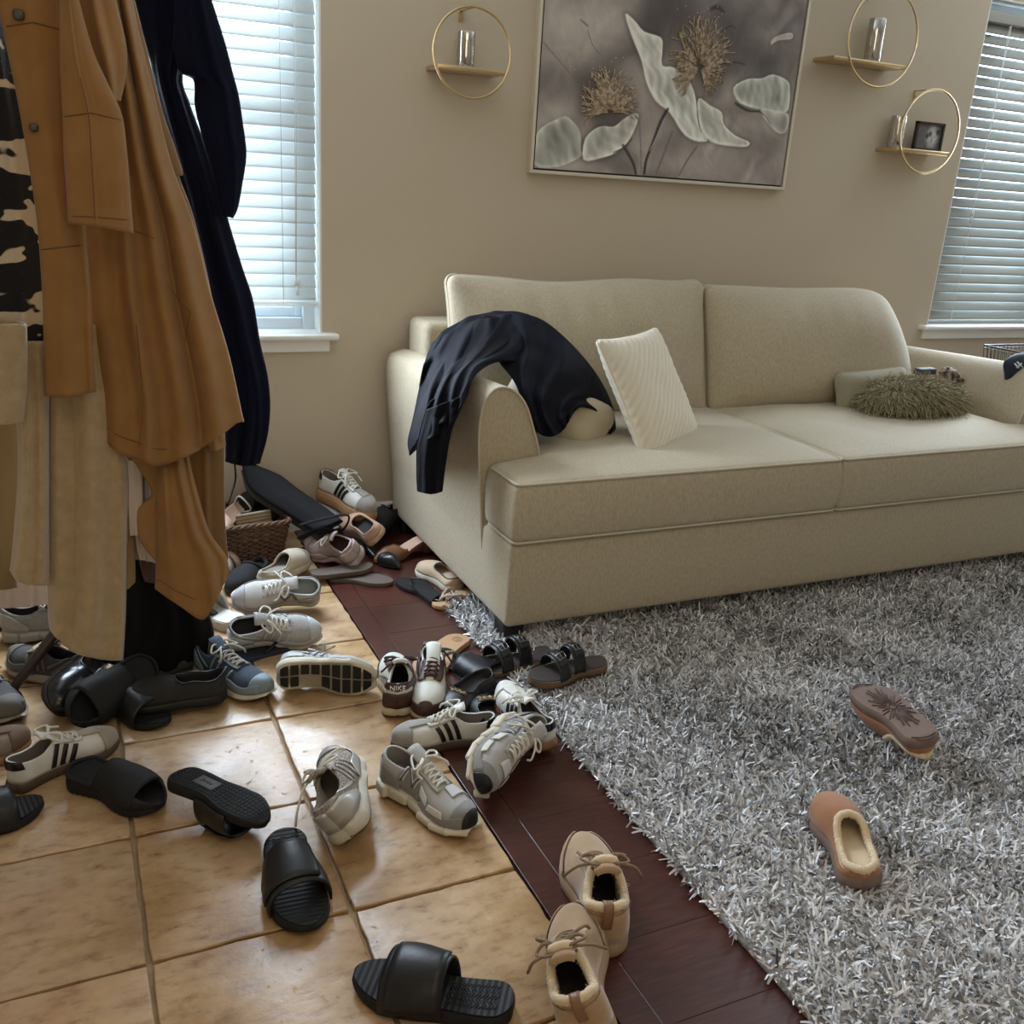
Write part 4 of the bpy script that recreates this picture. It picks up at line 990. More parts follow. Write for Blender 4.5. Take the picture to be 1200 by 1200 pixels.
    if N:
        for s in (0, 1):
            f = (lambda a: a) if not s else (lambda a: 180-a); d = 1 if s else -1
            q = [((.27, 16), (.33, 52)), ((.33, 52), (.40, 16)), ((.40, 16), (.46, 52))]
            if s: q = [((.27, 16), (.33, 52)), ((.33, 52), (.40, 16)), ((.40, 16), (.46, 52))]
            for (m, wd, of) in ((Nm[0], .042, .0030), (Nm[1], .024, .0042)):
                b = MB()
                for (p0, p1) in q:
                    (ta, aa), (tb, ab) = p0, p1; G = np.array([[l.pt(ta+(tb-ta)*u+w_*wd, f(aa+(ab-aa)*u), of) for w_ in (-.5, .5)] for u in np.linspace(0, 1, 8)]); b.grid(G)
                o = b.build('letter', m, r, local=True); solid(o, .0012, 0)
    laces(l, r, lace, .38, .62, lambda t: 64+14*(t-.38)/.24, 6, r=.0030, seed=seed, bow=bow, ends=ends)
    return r
def slide(label, side, sl=foam_b, strap=lea_b2, L=.285, W=.106, h0=.030, h1=.022, group=None, t0=.38, t1=.76, velcro=True, name='slide_sandal', cat='slide', sole_plate=False, top=None, H=.056, ridges=True):
    r = thing(name, label, cat, group)
    l = Last(L, W, side, heelw=.80, bow=.006, zt=[(0, h0+.003), (.08, h0), (.45, h0-.003), (.8, h1), (1, h1+.004)], H=[(0, .01), (.3, H*1.05), (.5, H), (.75, H*.86), (1, .01)], n=2.2)
    sole(l, r, sl, 'sole', flare=.003)
    zt2 = lambda t: float(l.zt(t))+.003
    fb = sole(l, r, top or M('footbed_foam', (.009, .009, .0095), .6, spec=.3, wave=.6, wscale=28, waxis='X', bump=.2, bscale=300, bdist=.0015), 'footbed', flare=.0, zt=zt2, zb=l.zt, ks=.93)
    if ridges:
        b = MB()
        for k in range(14):
            t = .10+.022*k; w = float(l.wh(t))*.62; y = float(l.yc(t)); p = [(l.L*t+.004*math.sin(s*7), y+s*w, float(l.zt(t))+.0032) for s in np.linspace(-1, 1, 13)]; b.tube(p, .0011, 5)
        o = b.build('ridges', sl, fb, local=True); o['kind'] = 'stuff'
    G = []
    for u in np.linspace(0, 1, 12):
        row = []
        for a in np.linspace(-12, 192, 25):
            skew = .05*side*(a/90-1); t = t0+(t1-t0)*u+skew*.5+(.02*math.sin(math.radians(np.clip(a, 0, 180)))); row.append(l.pt(t, a if 0 <= a <= 180 else (0 if a < 0 else 180), .005)+np.array((0, 0, (a*.0011 if a < 0 else (-(a-180)*.0011 if a > 180 else 0)))))
        G.append(row)
    v, f = grid(np.array(G)); s = obj('strap', v, f, [strap, strap], r, local=True); solid(s, .0042, 1)
    if velcro:
        G = []
        for u in np.linspace(0, 1, 8):
            G.append([l.pt(t0+.015+(t1-t0-.05)*u+.03*((a/90-1)*side)*.5+.02*math.sin(math.radians(a)), a, .0105+.002*math.sin(u*PI)) for a in (np.linspace(55, 178, 16) if side > 0 else np.linspace(2, 125, 16))])
        v, f = grid(np.array(G)); s2 = obj('strap_flap', v, f, strap, s, local=True); solid(s2, .0035, 1)
    if sole_plate:
        treads(l, r, sl, 26, 7, gap=.0028, h=.0012, k=.9)
        P, f = rbox((.030, .019, .0015), .001, 1, 2); pl = obj('label_plate', P+np.array((l.L*.33, float(l.yc(.33)), -.0016)), f, M('grey_plate', (.055, .055, .055), .5), r, local=True)
        b = MB(); b.tube(catmull([(l.L*.33-.016+.0046*i, float(l.yc(.33))+.004*(-1)**i*(1.6 if i == 1 else 1), -.0036) for i in range(8)], 5), .0009, 5); b.build('cursive_mark', M('plate_ink', (.010, .010, .010), .6), pl, local=True)
    return r
def foam_slide(label, side, mat=foam_b, L=.285, teeth=.004, group=None):
    """one-piece thick foam slide with a toothed edge and an open toe"""
    r = thing('slide_sandal', label, 'slide', group)
    zt = [(0, .052), (.1, .045), (.3, .036), (.6, .030), (.85, .028), (1, .030)]
    l = Last(L, .112, side, heelw=.82, bow=.006, zt=zt, zb=[(0, .010), (.08, .002), (.8, .002), (1, .014)], H=[(0, .0), (.30, .030), (.42, .052), (.60, .052), (.80, .040), (.92, .030), (1, .002)], n=2.3)
    sole(l, r, mat, flare=.004, teeth=teeth, ts=np.unique(np.concatenate([TS, np.linspace(.05, .97, 64)])))
    # heel cup rim
    rim = [tuple(l.pt(t, 0 if s else 180)+np.array((0, 0, .004))) for s, T in ((0, np.linspace(.42, .02, 8)), (1, np.linspace(.0, .42, 8))) for t in T]
    v, f = tube(catmull(rim, 3), .0055, 8); obj('rim', v, f, mat, r, local=True)
    insole(l, r, mat, .97, .001, .97)
    G = [[l.pt(t+.05*math.sin(math.radians(a))*(1-(t-.36)/.5), a, .003) for a in np.linspace(0, 180, 25)] for t in np.concatenate([np.linspace(.34, .80, 14), [.84]])]
    v, f = grid(np.array(G)); o = obj('upper', v, f, [mat, lin_d], r, local=True); solid(o, .009, 0, 1, 0)
    # low side walls round the toe, leaving the front open
    G = [[l.pt(t, a, .003)*np.array((1, 1, 1)) for a in np.linspace(0, A, 6)] for t, A in zip(np.linspace(.80, .995, 10), np.linspace(40, 25, 10))]
    for s in (0, 1):
        G = [[l.pt(t, a if not s else 180-a, .002) for a in np.linspace(0, A, 6)] for t, A in zip(np.linspace(.80, 1., 10), np.linspace(46, 22, 10))]
        v, f = grid(np.array(G)); o = obj('toe_wall', v, f, mat, r, local=True); solid(o, .007, 0)
    return r
def slipper(label, side, mat=chest, sl=taupe_r, trim=fleece, L=.27, group=None, fur=True, tread=False, name='slipper', cat='slipper', hv=.058, open_=.50, lining=None, heel_h=.022, sock=None, clog=False):
    r = thing(name, label, cat, group); lining = lining or trim
    l = Last(L, .108, side, heelw=.80, bow=.006, zt=[(0, .027), (1, .024)], H=[(0, heel_h), (.15, heel_h*.9), (.32, heel_h*1.1), (.46, hv*.95), (.58, hv*1.0), (.75, hv*.86), (.90, hv*.62), (.97, hv*.40), (1, .004)], n=2.15)
    sole(l, r, sl, flare=.004)
    e = open_; ao = interp([(0, 70), (.1, 50), (e-.22, 45), (e-.10, 46), (e-.03, 60), (e, 78)])
    upper(l, r, (mat, lining), ao, tc=e, thick=.006); insole(l, r, sock or lining, .93, .008, .92)
    T = np.concatenate([np.linspace(0.005, e-.02, 12)]); ring = [l.pt(t, float(ao(t)), 0) for t in T]+[l.pt(e, 90, 0)]+[l.pt(t, 180-float(ao(t)), 0) for t in T[::-1]]
    if fur: fur_rim(l, r, trim, ring, .008)
    else: v, f = tube(catmull(ring, 3, True), .0028, 6, True); obj('binding', v, f, trim, r, local=True)
    if tread:
        b = MB(); yc = float(l.yc(.5)); cx = L*.52
        for k in range(16):
            a = k/16*2*PI; m = .030; n_ = .058 if k % 2 else .044
            R2 = lambda rad, aa: (cx+rad*1.9*math.cos(aa)*.8, yc+rad*.72*math.sin(aa), -.0012)
            w_ = .13; b.tube([R2(m*.45, a), R2(n_, a-w_)], .0016, 5); b.tube([R2(m*.45, a), R2(n_, a+w_)], .0016, 5)
        for rad in (.008, .014): b.tube([(cx+rad*1.3*math.cos(a), yc+rad*math.sin(a), -.0012) for a in np.linspace(0, 2*PI, 20)[:-1]], .0016, 5, closed=True)
        for t in (.03, .06, .93, .96): w_ = float(l.wh(t))*.85; b.tube([(L*t+.010*(1-s*s)*(1 if t > .5 else -1), float(l.yc(t))+s*w_, float(l.zb(t))-.0012) for s in np.linspace(-1, 1, 9)], .0016, 5)
        o = b.build('tread', M('tread_ridge', (.10, .06, .045), .8), r, local=True); o['kind'] = 'stuff'
    return r
def thong(label, side, sl=foam_b, top=None, strap=lea_b, L=.265, h=.014, group=None, tube_r=.0035, flat=1, y_strap=True, name='flip_flop', cat='sandal', knot=False, spread=.26, stamp=False):
    r = thing(name, label, cat, group)
    l = Last(L, .096, side, heelw=.74, bow=.008, zt=[(0, h), (1, h)], zb=[(0, .003), (.05, 0), (.9, 0), (1, .004)], H=[(0, .03), (.3, .05), (.6, .040), (.8, .022), (1, .01)])
    sole(l, r, sl, flare=.0015); sole(l, r, top or sl, 'footbed', flare=0, zt=lambda t: h+.002, zb=l.zt, ks=.985)
    if y_strap:
        toe = np.array((L*.80, float(l.yc(.8))-.012*side, h)); b = MB()
        for s in (0, 1):
            e = l.pt(.42, 2 if not s else 178, -.002); m = l.pt(.60, 40 if not s else 140, -.004)
            P = catmull([toe, toe+np.array((-.004, 0, .014)), m, l.pt(.49, 15 if not s else 165, 0), e], 5); b.tube(P, tube_r*(1+.0*P[:, 0]), 8)
            if knot:
                q = P[4:-2]; b.tube(np.c_[q[:, 0], q[:, 1]+.004*np.sin(np.arange(len(q))*1.9), q[:, 2]+.003*np.cos(np.arange(len(q))*1.9)], tube_r*.9, 6)
        b.build('thong_strap', strap, r, local=True)
    if stamp:
        b = MB()
        for rad in (.011, .014): b.tube([(L*.13+rad*math.cos(a), rad*math.sin(a), h+.0022) for a in np.linspace(0, 2*PI, 24)[:-1]], .0005, 4, closed=True)
        for k in range(3): b.tube([(L*.13-.005+.005*k, -.006, h+.0022), (L*.13-.005+.005*k, .006, h+.0022)], .0005, 4)
        b.build('heel_stamp', M('stamp_ink', (.20, .11, .05), .7), r, local=True)
    return r
def two_strap(label, side, L=.27, group=None):
    r = thing('buckled_sandal', label, 'sandal', group)
    l = Last(L, .104, side, heelw=.78, bow=.007, zt=[(0, .034), (.1, .026), (.3, .024), (.45, .029), (.7, .024), (1, .030)], H=[(0, .02), (.3, .066), (.5, .062), (.75, .046), (1, .01)], n=2.1)
    sole(l, r, M('dark_sole_rubber', (.035, .024, .018), .7), 'outsole', flare=.001, zt=lambda t: .008)
    sole(l, r, cork, 'cork_sole', flare=.002, zb=lambda t: max(.007, float(l.zb(t))))
    sole(l, r, M('brown_footbed', (.035, .026, .021), .7), 'footbed', flare=0, zt=lambda t: float(l.zt(t))+.002, zb=l.zt, ks=.90)
    for (a0, a1, hh) in ((.34, .50, 1), (.58, .72, 1)):
        G = [[l.pt(a0+(a1-a0)*u+.012*math.sin(math.radians(a)), a, .003) for a in np.linspace(0, 180, 21)] for u in np.linspace(0, 1, 7)]
        v, f = grid(np.array(G)); s = obj('strap', v, f, lea_b, r, local=True); solid(s, .0035, 1)
        G = [[l.pt(a0+.02+(a1-a0-.05)*u+.01, a, .0065) for a in np.linspace(40, 118, 10)] for u in np.linspace(0, 1, 5)]
        v, f = grid(np.array(G)); s2 = obj('buckle_strap', v, f, lea_b, s, local=True); solid(s2, .003, 1)
        c = [l.pt((a0+a1)/2+d1, a, .013) for d1, a in ((-.045, 62), (.045, 62), (.045, 82), (-.045, 82))]
        b = MB(); b.tube(c, .0015, 6, closed=True); b.tube([(c[0]+c[1])/2, (c[2]+c[3])/2], .0013, 6); b.build('buckle', m_metal, s, local=True)
    return r
def heel_shoe(label, mat, sl=None, L=.24, hh=.07, block=True, closed=True, strap=None, group=None, name='heeled_shoe', cat='heel', lining=None, pointy=1):
    r = thing(name, label, cat, group); lining = lining or nude
    zt = [(0, hh), (.15, hh*.97), (.35, hh*.66), (.55, hh*.2+.004), (.68, .009), (1, .012)]
    l = Last(L, .080, 1, heelw=.68, bow=.006, pointy=pointy, zt=zt, zb=[(a, c-.006) for a, c in zt], H=[(0, .045 if closed else .004), (.12, .04 if closed else .004), (.3, .016), (.45, .016), (.62, .040), (.78, .040), (.9, .028), (1, .003)])
    sole(l, r, sl or mat, flare=.001); insole(l, r, lining, .95, .001, .93)
    ao = interp([(0, 75), (.12, 66), (.3, 50), (.5, 50), (.60, 62), (.64, 80)])
    ts = np.unique(np.concatenate([TS, [.63, .64]])); ts = ts if closed else ts[ts > .44]
    upper(l, r, (mat, lining), ao, tc=.64, thick=.0025, ts=ts)
    P, f = rbox((.019, .022, hh/2), .006, 2, 4, lambda P: np.c_[P[:, 0]*(1-.25*(.5-P[:, 2]/hh)*(1 if block else 2.4))-.004*(.5-P[:, 2]/hh), P[:, 1]*(1-.2*(.5-P[:, 2]/hh)*(1 if block else 3)), P[:, 2]])
    obj('heel', P+np.array((.026, float(l.yc(.1)), hh/2-.002)), f, sl or mat, r, local=True)
    if strap: 
        v, f = tube(catmull([l.pt(.14, 20, 0), l.pt(.16, 60, .04), l.pt(.16, 120, .04), l.pt(.14, 160, 0)], 6), .003, 6, flat=2); obj('ankle_strap', v, f, strap, r, local=True)
    return r
# ================================================================ the shoes, each where it lies
beige_g = 'tan suede lace-up pair by the wooden trim'
# --- foreground on the tiles
s = court_shoe('white leather sneaker with black stripes and scuffed taupe toe beside the tumbled black slides', -1, seed=3, toe_m=sue_t); put(s, (5, 850, 140, 930), (22, 922), (136, 868))
s = foam_slide('thick black foam slide lying right way up between striped sneaker and overturned slide', -1, L=.27); put(s, (74, 888, 196, 956), (85, 905), (186, 940))
s = slide('black slide turned over with its textured sole and label plate facing up', 1, sole_plate=True, ridges=False); put(s, (195, 902, 318, 978), (205, 918), (308, 962), roll=172, pitch=-3)
s = slide('black slide with wide strap standing upright on the tiles below the silver running shoe', 1, velcro=True); put(s, (307, 970, 388, 1092), (325, 975), (350, 1088))
s = slide('black slide with lifted strap flap at the bottom edge of the photo', -1); put(s, (409, 1112, 607, 1204), (600, 1185), (420, 1150))
s = slide('black slide cut off by the left edge of the photo', 1, velcro=False); put(s, (-95, 936, 33, 990), (-85, 985), (26, 952))
s = runner('silver and beige mesh running shoe tipped on its side with loose tied laces', 1, up=M('beige_mesh', (.46, .40, .33), .8, bump=1, bscale=500, col2=(.17, .145, .12), vscale=330, vdet=0), over=silver, lining=lin_w, lace=lace_w, seed=5, out=M('brown_outsole', (.10, .07, .05), .6), ends=[[(0, 0, 0), (-.02, .04, .0), (-.045, .075, -.02), (-.05, .10, -.045)]])
put(s, (341, 877, 439, 988), (405, 975), (395, 885), roll=-38)
nbg = M('grey_suede_mid', (.20, .19, .18), .85, sheen=.3, bump=.3, bscale=400)
NB = dict(up=M('light_grey_mesh', (.40, .39, .37), .8, bump=.8, bscale=700), over=M('pale_grey_suede', (.36, .34, .31), .85, sheen=.3), heelc=nbg, toe_c=nbg, sl=M('sand_midsole', (.56, .51, .40), .6), lace=lace_w, N=True, Nm=(M('letter_white', (.66, .66, .64), .5), M('letter_grey', (.13, .125, .12), .6)), pods=True, ribs=False)
s = runner('grey suede chunky sneaker with letter N standing upright beside the wooden trim', -1, seed=8, **NB); put(s, (440, 873, 565, 980), (452, 912), (552, 968))
s = runner('grey chunky sneaker lying on its side with loose laces by the wood trim', 1, seed=9, ends=[[(0, 0, 0), (.01, -.05, .0), (.04, -.08, .0)], [(0, 0, 0), (.03, -.04, .01), (.06, -.07, -.02)]], **NB); put(s, (545, 834, 642, 936), (618, 850), (560, 925), roll=-62)
s = court_shoe('white sneaker with black stripes and grey toe, pointing left below the brown pair', 1, seed=4); put(s, (457, 824, 581, 880), (572, 858), (466, 862))
s = court_shoe('white sneaker with black stripes, heel toward the rug, behind the tipped grey sneaker', -1, seed=6, sl=rub_g, toe_m=lea_w); put(s, (580, 799, 652, 878), (640, 858), (590, 812), pitch=4, roll=-8, z=.012)
# --- the brown and cream pair
def retro(label, side, seed, bow):
    r = thing('sneaker', label, 'sneaker', 'brown and cream retro sneaker pair')
    l = Last(.285, .104, side, zt=[(0, .030), (1, .026)], H=flat_H(.084, .056, .042), heelw=.80, n=2.4)
    sole(l, r, sole_y, flare=.005); zo = lambda t: float(l.zb(t))+.006; sole(l, r, rub_dk, 'outsole', flare=.0052, zt=zo)
    ao = interp([(0, 52), (.1, 44), (.27, 44), (.36, 56), (.42, 68), (.62, 75), (.66, 84)])
    upper(l, r, (cream_l, lin_d), ao, tc=.64, thick=.007); insole(l, r, lin_d, .85); tongue(l, r, [cream_l, cream_l], .26, .66, rise=.034, back=.008, thick=.010)
    band(l, r, brn, 'heel_foxing', 0, .30, 0, interp([(0, 24), (.12, 22), (.3, 4)]), off=.0016, nt=10)
    band(l, r, brn, 'heel_collar', 0, .22, interp([(0, 31), (.22, 32)]), interp([(0, 54), (.1, 45), (.22, 43)]), off=.0018, nt=8)
    band(l, r, brn, 'toe_foxing', .66, 1, 0, (lambda t: math.degrees(math.asin(min(1., ((.020+.010*max(0, (t-.8)/.2))/max(float(l.H(t)), .001))**1.2)))), off=.0018, nt=16)
    patch(l, r, brn, 'toe_front', [(.962, 0), (1., 0), (1., 180), (.962, 180)], na=16, off=.0018)
    band(l, r, brn, 'eyestay', .34, .66, interp([(.34, 40), (.5, 46), (.66, 56)]), interp([(.34, 52), (.42, 67), (.66, 82)]), off=.0028, nt=12)
    for s_ in (0, 1):
        f = (lambda a: a) if not s_ else (lambda a: 180-a); patch(l, r, brn, 'swoosh', [(.16, f(34)), (.62, f(10)), (.50, f(12)), (.2, f(22))], nt=12, na=4, off=.0014)
    me = text_mesh('NIKE', .021, .0008); me.materials.append(M('heel_thread', (.7, .66, .60), .7)); o = bpy.data.objects.new('lettering', me); COL.objects.link(o); o.parent = r
    o.location = (-.0125, float(l.yc(0)), .030+.0715); o.rotation_euler = (PI/2, 0, -PI/2)
    laces(l, r, lace_br, .36, .62, lambda t: 64+12*(t-.36)/.26, 7, r=.0031, seed=seed, bow=bow, ends=[[(0, 0, 0), (-.02, .03, .0), (-.01, .055, -.03)]])
    return r
s = retro('dark brown and cream retro sneaker seen from the heel, left of its pair', 1, 2, True); put(s, (441, 763, 489, 840), (464, 836), (462, 790))
s = retro('dark brown and cream retro sneaker seen from the toe, right of its pair', -1, 7, False); put(s, (479, 757, 530, 838), (505, 775), (503, 832))
# --- tan suede fleece-lined pair in the right foreground
def suede(label, side, seed):
    r = thing('fleece_lined_shoe', label, 'shoe', beige_g)
    l = Last(.285, .108, side, zt=[(0, .036), (.5, .030), (1, .030)], H=flat_H(.090, .058, .046), heelw=.84, n=2.4)
    sole(l, r, beige_d, flare=.005)
    ao = interp([(0, 52), (.1, 42), (.27, 42), (.36, 54), (.42, 66), (.60, 75), (.66, 84)])
    upper(l, r, (beige_s, fleece), ao, tc=.62, thick=.008); insole(l, r, lin_d, .85); tongue(l, r, [beige_s, fleece], .26, .64, rise=.022, back=.006, thick=.012)
    band(l, r, beige_s, 'heel_panel', 0, .30, 0, interp([(0, 32), (.12, 30), (.3, 6)]), off=.002, nt=10)
    band(l, r, beige_s, 'toe_panel', .66, 1, 0, interp([(.66, 8), (.8, 34), (1, 64)]), off=.002, nt=16)
    band(l, r, beige_s, 'eyestay', .34, .64, interp([(.36, 40), (.5, 46), (.64, 56)]), interp([(.36, 54), (.42, 65), (.64, 80)]), off=.003, nt=12)
    T = np.linspace(0.004, .40, 10); ring = [l.pt(t, float(ao(t)), 0) for t in T]+[l.pt(.36, a, .006)+np.array((-.004, 0, .012)) for a in (75, 90, 105)]+[l.pt(t, 180-float(ao(t)), 0) for t in T[::-1]]
    fur_rim(l, r, fleece, ring, .0085, seed)
    Q_ = catmull([(.016, 0, .098), (.004, 0, .128), (-.012, 0, .130), (-.016, 0, .108), (-.008, 0, .080)], 5); v, f = grid(np.array([Q_+np.array((0, w_, 0)) for w_ in (-.009, -.003, .003, .009)])); obj('pull_tab', v, f, M('tab_leather', (.20, .10, .05), .5), r, local=True).modifiers.new('solidify', 'SOLIDIFY').thickness = .003
    laces(l, r, M('brown_lace', (.22, .15, .09), .85, bump=.5, bscale=900), .36, .60, lambda t: 62+12*(t-.36)/.24, 5, r=.0032, seed=seed, bow=True, ends=[[(0, 0, 0), (-.01, .05, .0), (.01, .075, -.04)], [(0, 0, 0), (-.01, -.05, .0), (.01, -.075, -.04)]])
    return r
s = suede('tan suede fleece-lined shoe pointing toward the rug, farther one of its pair', 1, 3); put(s, (648, 979, 760, 1118), (708, 1105), (690, 1010))
s = suede('tan suede fleece-lined shoe at the bottom edge with fleece collar toward the camera', -1, 5); put(s, (606, 1064, 736, 1222), (680, 1215), (660, 1085), roll=-22)
# --- slippers on the rug
s = slipper('chestnut slipper with cream fleece lining standing on the grey rug', 1); put(s, (949, 924, 1031, 1044), (1005, 1030), (968, 945), z=.022, roll=-6)
s = slipper('chestnut slipper turned over with its sunburst tread facing up on the rug', -1, tread=True); put(s, (996, 800, 1099, 892), (1085, 880), (1010, 815), roll=172, z=.02)
# --- two-strap sandals by the sofa corner
s = two_strap('black two-strap buckled sandal on the rug edge, left one by the sofa corner', -1); put(s, (546, 745, 648, 797), (638, 765), (553, 785), z=.006)
s = two_strap('black two-strap buckled sandal lying on the rug, right of its pair by the sofa corner', 1); put(s, (616, 757, 714, 805), (706, 775), (622, 795), z=.026)
s = thong('tan leather thong sandal with braided strap behind the brown and cream pair', 1, sl=tan_l, strap=M('braid', (.42, .33, .25), .6, metal=.2), knot=True, stamp=True); put(s, (486, 739, 548, 800), (540, 746), (480, 800))
# --- black shoes between the sandals and sneakers
P_ = slide('flat black leather slide lying behind the brown sneakers and under the buckled sandal', 1, velcro=False, h0=.012, h1=.010, H=.03, ridges=False); put(P_, (505, 758, 600, 806), (520, 768), (590, 800))
def ballet(label, side, chain=True, mat=lea_b, **k):
    s = slipper(label, side, mat=mat, sl=rub_b, trim=mat, fur=False, name='ballet_flat', cat='flat shoe', hv=.042, heel_h=.040, lining=lin_d, open_=.66, L=.25)
    if chain:
        b = MB()
        for i in range(7):
            c = np.array((.175, -.024+.008*i, .066-.00*i)); an = np.linspace(0, 2*PI, 12, endpoint=False); q = np.c_[c[0]+.005*np.cos(an)*(1 if i % 2 else .3), c[1]+.006*np.sin(an), c[2]+.005*np.cos(an)*(.3 if i % 2 else 1)]; b.tube(q, .0012, 5, closed=True)
        b.build('chain', m_brass, s, local=True)
    return s
s = ballet('black flat shoe with gold chain trim beside the brown and cream pair', 1); put(s, (520, 792, 574, 835), (570, 800), (528, 832))
s = ballet('black flat shoe with gold chain trim between the two striped sneakers', -1); put(s, (552, 820, 598, 872), (580, 870), (560, 826))
# --- runners in the middle
W1_ = dict(up=mesh_l, over=M('pale_blue_grey', (.42, .45, .46), .45), lining=lin_d)
s = runner('pale grey running shoe on its side showing black and cream treads', 1, sl=M('cream_midsole', (.58, .53, .42), .6), seed=11, out=M('cream_outsole', (.50, .44, .33), .6), tread_m=rub_b, **W1_); put(s, (326, 754, 440, 815), (335, 788), (430, 790), roll=-92)
s = runner('grey blue running shoe with navy mesh toe beside the black slip-on', 1, up=navy_m, over=blue_g, sl=rub_w, lace=lace_g, lining=lin_g, seed=12); put(s, (232, 753, 318, 814), (240, 770), (310, 802))
s = runner('pale silver running shoe lying tilted above the sole-up running shoe', -1, seed=13, lace=lace_w, **W1_); put(s, (266, 709, 378, 764), (275, 745), (372, 735), roll=42)
s = runner('white running shoe with collar toward the camera resting behind the silver one', 1, up=M('white_mesh', (.52, .52, .50), .8, bump=.8, bscale=700), over=M('lilac_grey', (.36, .34, .36), .6), lining=blu_m, lace=lace_w, seed=14, N=True, Nm=(M('letter_lilac', (.3, .28, .3), .5), M('letter_dark', (.10, .09, .11), .6)), ribs=False); put(s, (272, 666, 375, 724), (362, 698), (284, 702), roll=-50, z=.0)
s = slipper('beige suede clog toe-up beside the wicker basket', 1, mat=M('sand_suede', (.46, .40, .30), .9, sheen=.3), sl=rub_w, trim=M('sand_trim', (.42, .36, .27), .9), fur=False, lining=lin_g, name='clog', cat='clog'); put(s, (305, 644, 360, 684), (318, 672), (350, 655), roll=0, pitch=0, z=.03)
s = slipper('black fleece-lined clog beside the wicker basket', -1, mat=M('black_suede', (.010, .010, .011), .9), sl=rub_b, trim=M('black_fleece', (.012, .012, .013), .95), name='clog', cat='clog'); put(s, (262, 652, 318, 696), (300, 664), (270, 692))
s = slide('cream slide with tan and navy striped strap half hidden by the camel coat', 1, sl=rub_w, strap=M('tan_strap', (.45, .30, .19), .7), velcro=False, top=rub_w, ridges=False); put(s, (225, 648, 277, 690), (222, 684), (272, 654))
for k, (t, c) in enumerate(((.50, (.62, .60, .56)), (.60, (.03, .035, .06)))):
    l_ = Last(.285, .106, 1, heelw=.80, bow=.006, zt=[(0, .03), (1, .02)], H=[(0, .01), (.3, .055), (.5, .052), (.75, .045), (1, .01)], n=2.2); patch(l_, s, M('stripe_%d' % k, c, .7), 'stripe', [(t, 4), (t+.05, 4), (t+.05, 176), (t, 176)], na=22, off=.010)
s = slide('white slide partly hidden under the hem of the camel coat', -1, sl=rub_w, strap=lea_w, top=M('white_footbed', (.55, .54, .50), .6), velcro=False, ridges=False); put(s, (205, 690, 290, 740), (285, 730), (215, 700))
s = thong('navy blue flip-flop lying under the silver running shoe', 1, sl=M('navy_foam', (.02, .028, .05), .7), strap=lea_b, tube_r=.005); put(s, (262, 742, 352, 780), (272, 772), (345, 750))
s = runner('pale pink knit sneaker with cuff toward the sofa', 1, up=pink_m, over=M('pink_panel', (.50, .42, .41), .6), sl=M('pink_sole', (.50, .40, .40), .6), out=M('pink_out', (.45, .35, .35), .6), lining=M('mauve_lining', (.12, .08, .09), .9), lace=lace_w, seed=15, ribs=False, L=.25); put(s, (354, 620, 430, 664), (420, 652), (362, 632), roll=-40)
s = thong('brown flip-flop lying sole-up, upper of the two by the pink sneaker', 1, sl=M('brown_eva', (.10, .075, .06), .8, bump=.2), y_strap=False, L=.25); put(s, (367, 655, 433, 682), (372, 672), (430, 664), z=.02)
s = thong('brown flip-flop lying sole-up, lower of the two on the wood floor', -1, sl=M('brown_eva', (.10, .075, .06), .8), y_strap=False, L=.25); put(s, (390, 667, 455, 692), (394, 678), (452, 682))
s = court_shoe('white striped sneaker with thick gum platform sole perched by the wall', -1, platform=.018, sl=M('platform_gum', (.38, .21, .10), .5, wave=.3, wscale=30, waxis='Z'), up=lea_w, toe_m=sue_g, seed=16, L=.26); put(s, (364, 557, 448, 604), (372, 580), (440, 600), z=.10, pitch=-8)
m_bpump = M('black_pump', (.010, .010, .011), .3)
s = slipper('nude leather flat lying tilted with dark opening below the platform sneaker', 1, mat=nude, sl=M('nude_sole', (.50, .33, .24), .5), trim=nude, fur=False, lining=lin_d, hv=.045, heel_h=.04, name='leather_flat', cat='flat shoe', L=.24, open_=.55); put(s, (398, 598, 452, 640), (446, 630), (404, 604), roll=-40, z=.04)
s = slipper('black suede shoe near the corner of the sofa and wall', 1, mat=M('black_suede', (.010, .010, .011), .9), sl=rub_b, trim=lea_b, fur=False, lining=lin_d, hv=.06, heel_h=.05, name='ankle_shoe', cat='shoe'); put(s, (420, 588, 482, 626), (470, 600), (430, 618), z=.03)
b_ = MB(); b_.tube([(.13, -.02, .088), (.13, .02, .088)], .003, 6); b_.build('metal_bar', m_metal, s, local=True)
s = heel_shoe('brown leather mule with wooden heel pointing at the sofa', M('cognac', (.20, .095, .045), .4), hh=.05, closed=False, name='mule', cat='mule'); put(s, (438, 626, 508, 660), (500, 640), (445, 652), z=0)
s = heel_shoe('black pointed pump lying beside the brown mule', m_bpump, hh=.04, lining=lin_d); put(s, (424, 632, 470, 658), (432, 638), (466, 656))
s = thong('grey glitter sandal sole under the platform sneaker', 1, sl=M('glitter', (.16, .13, .12), .4, col2=(.45, .40, .38), vscale=400), y_strap=False, L=.24); put(s, (368, 584, 412, 610), (372, 588), (408, 606), z=.08, pitch=-12)
s = slide('black slide lying under the end of the black strap bag', -1, velcro=False, ridges=False); put(s, (340, 628, 400, 660), (346, 650), (395, 640), z=0)
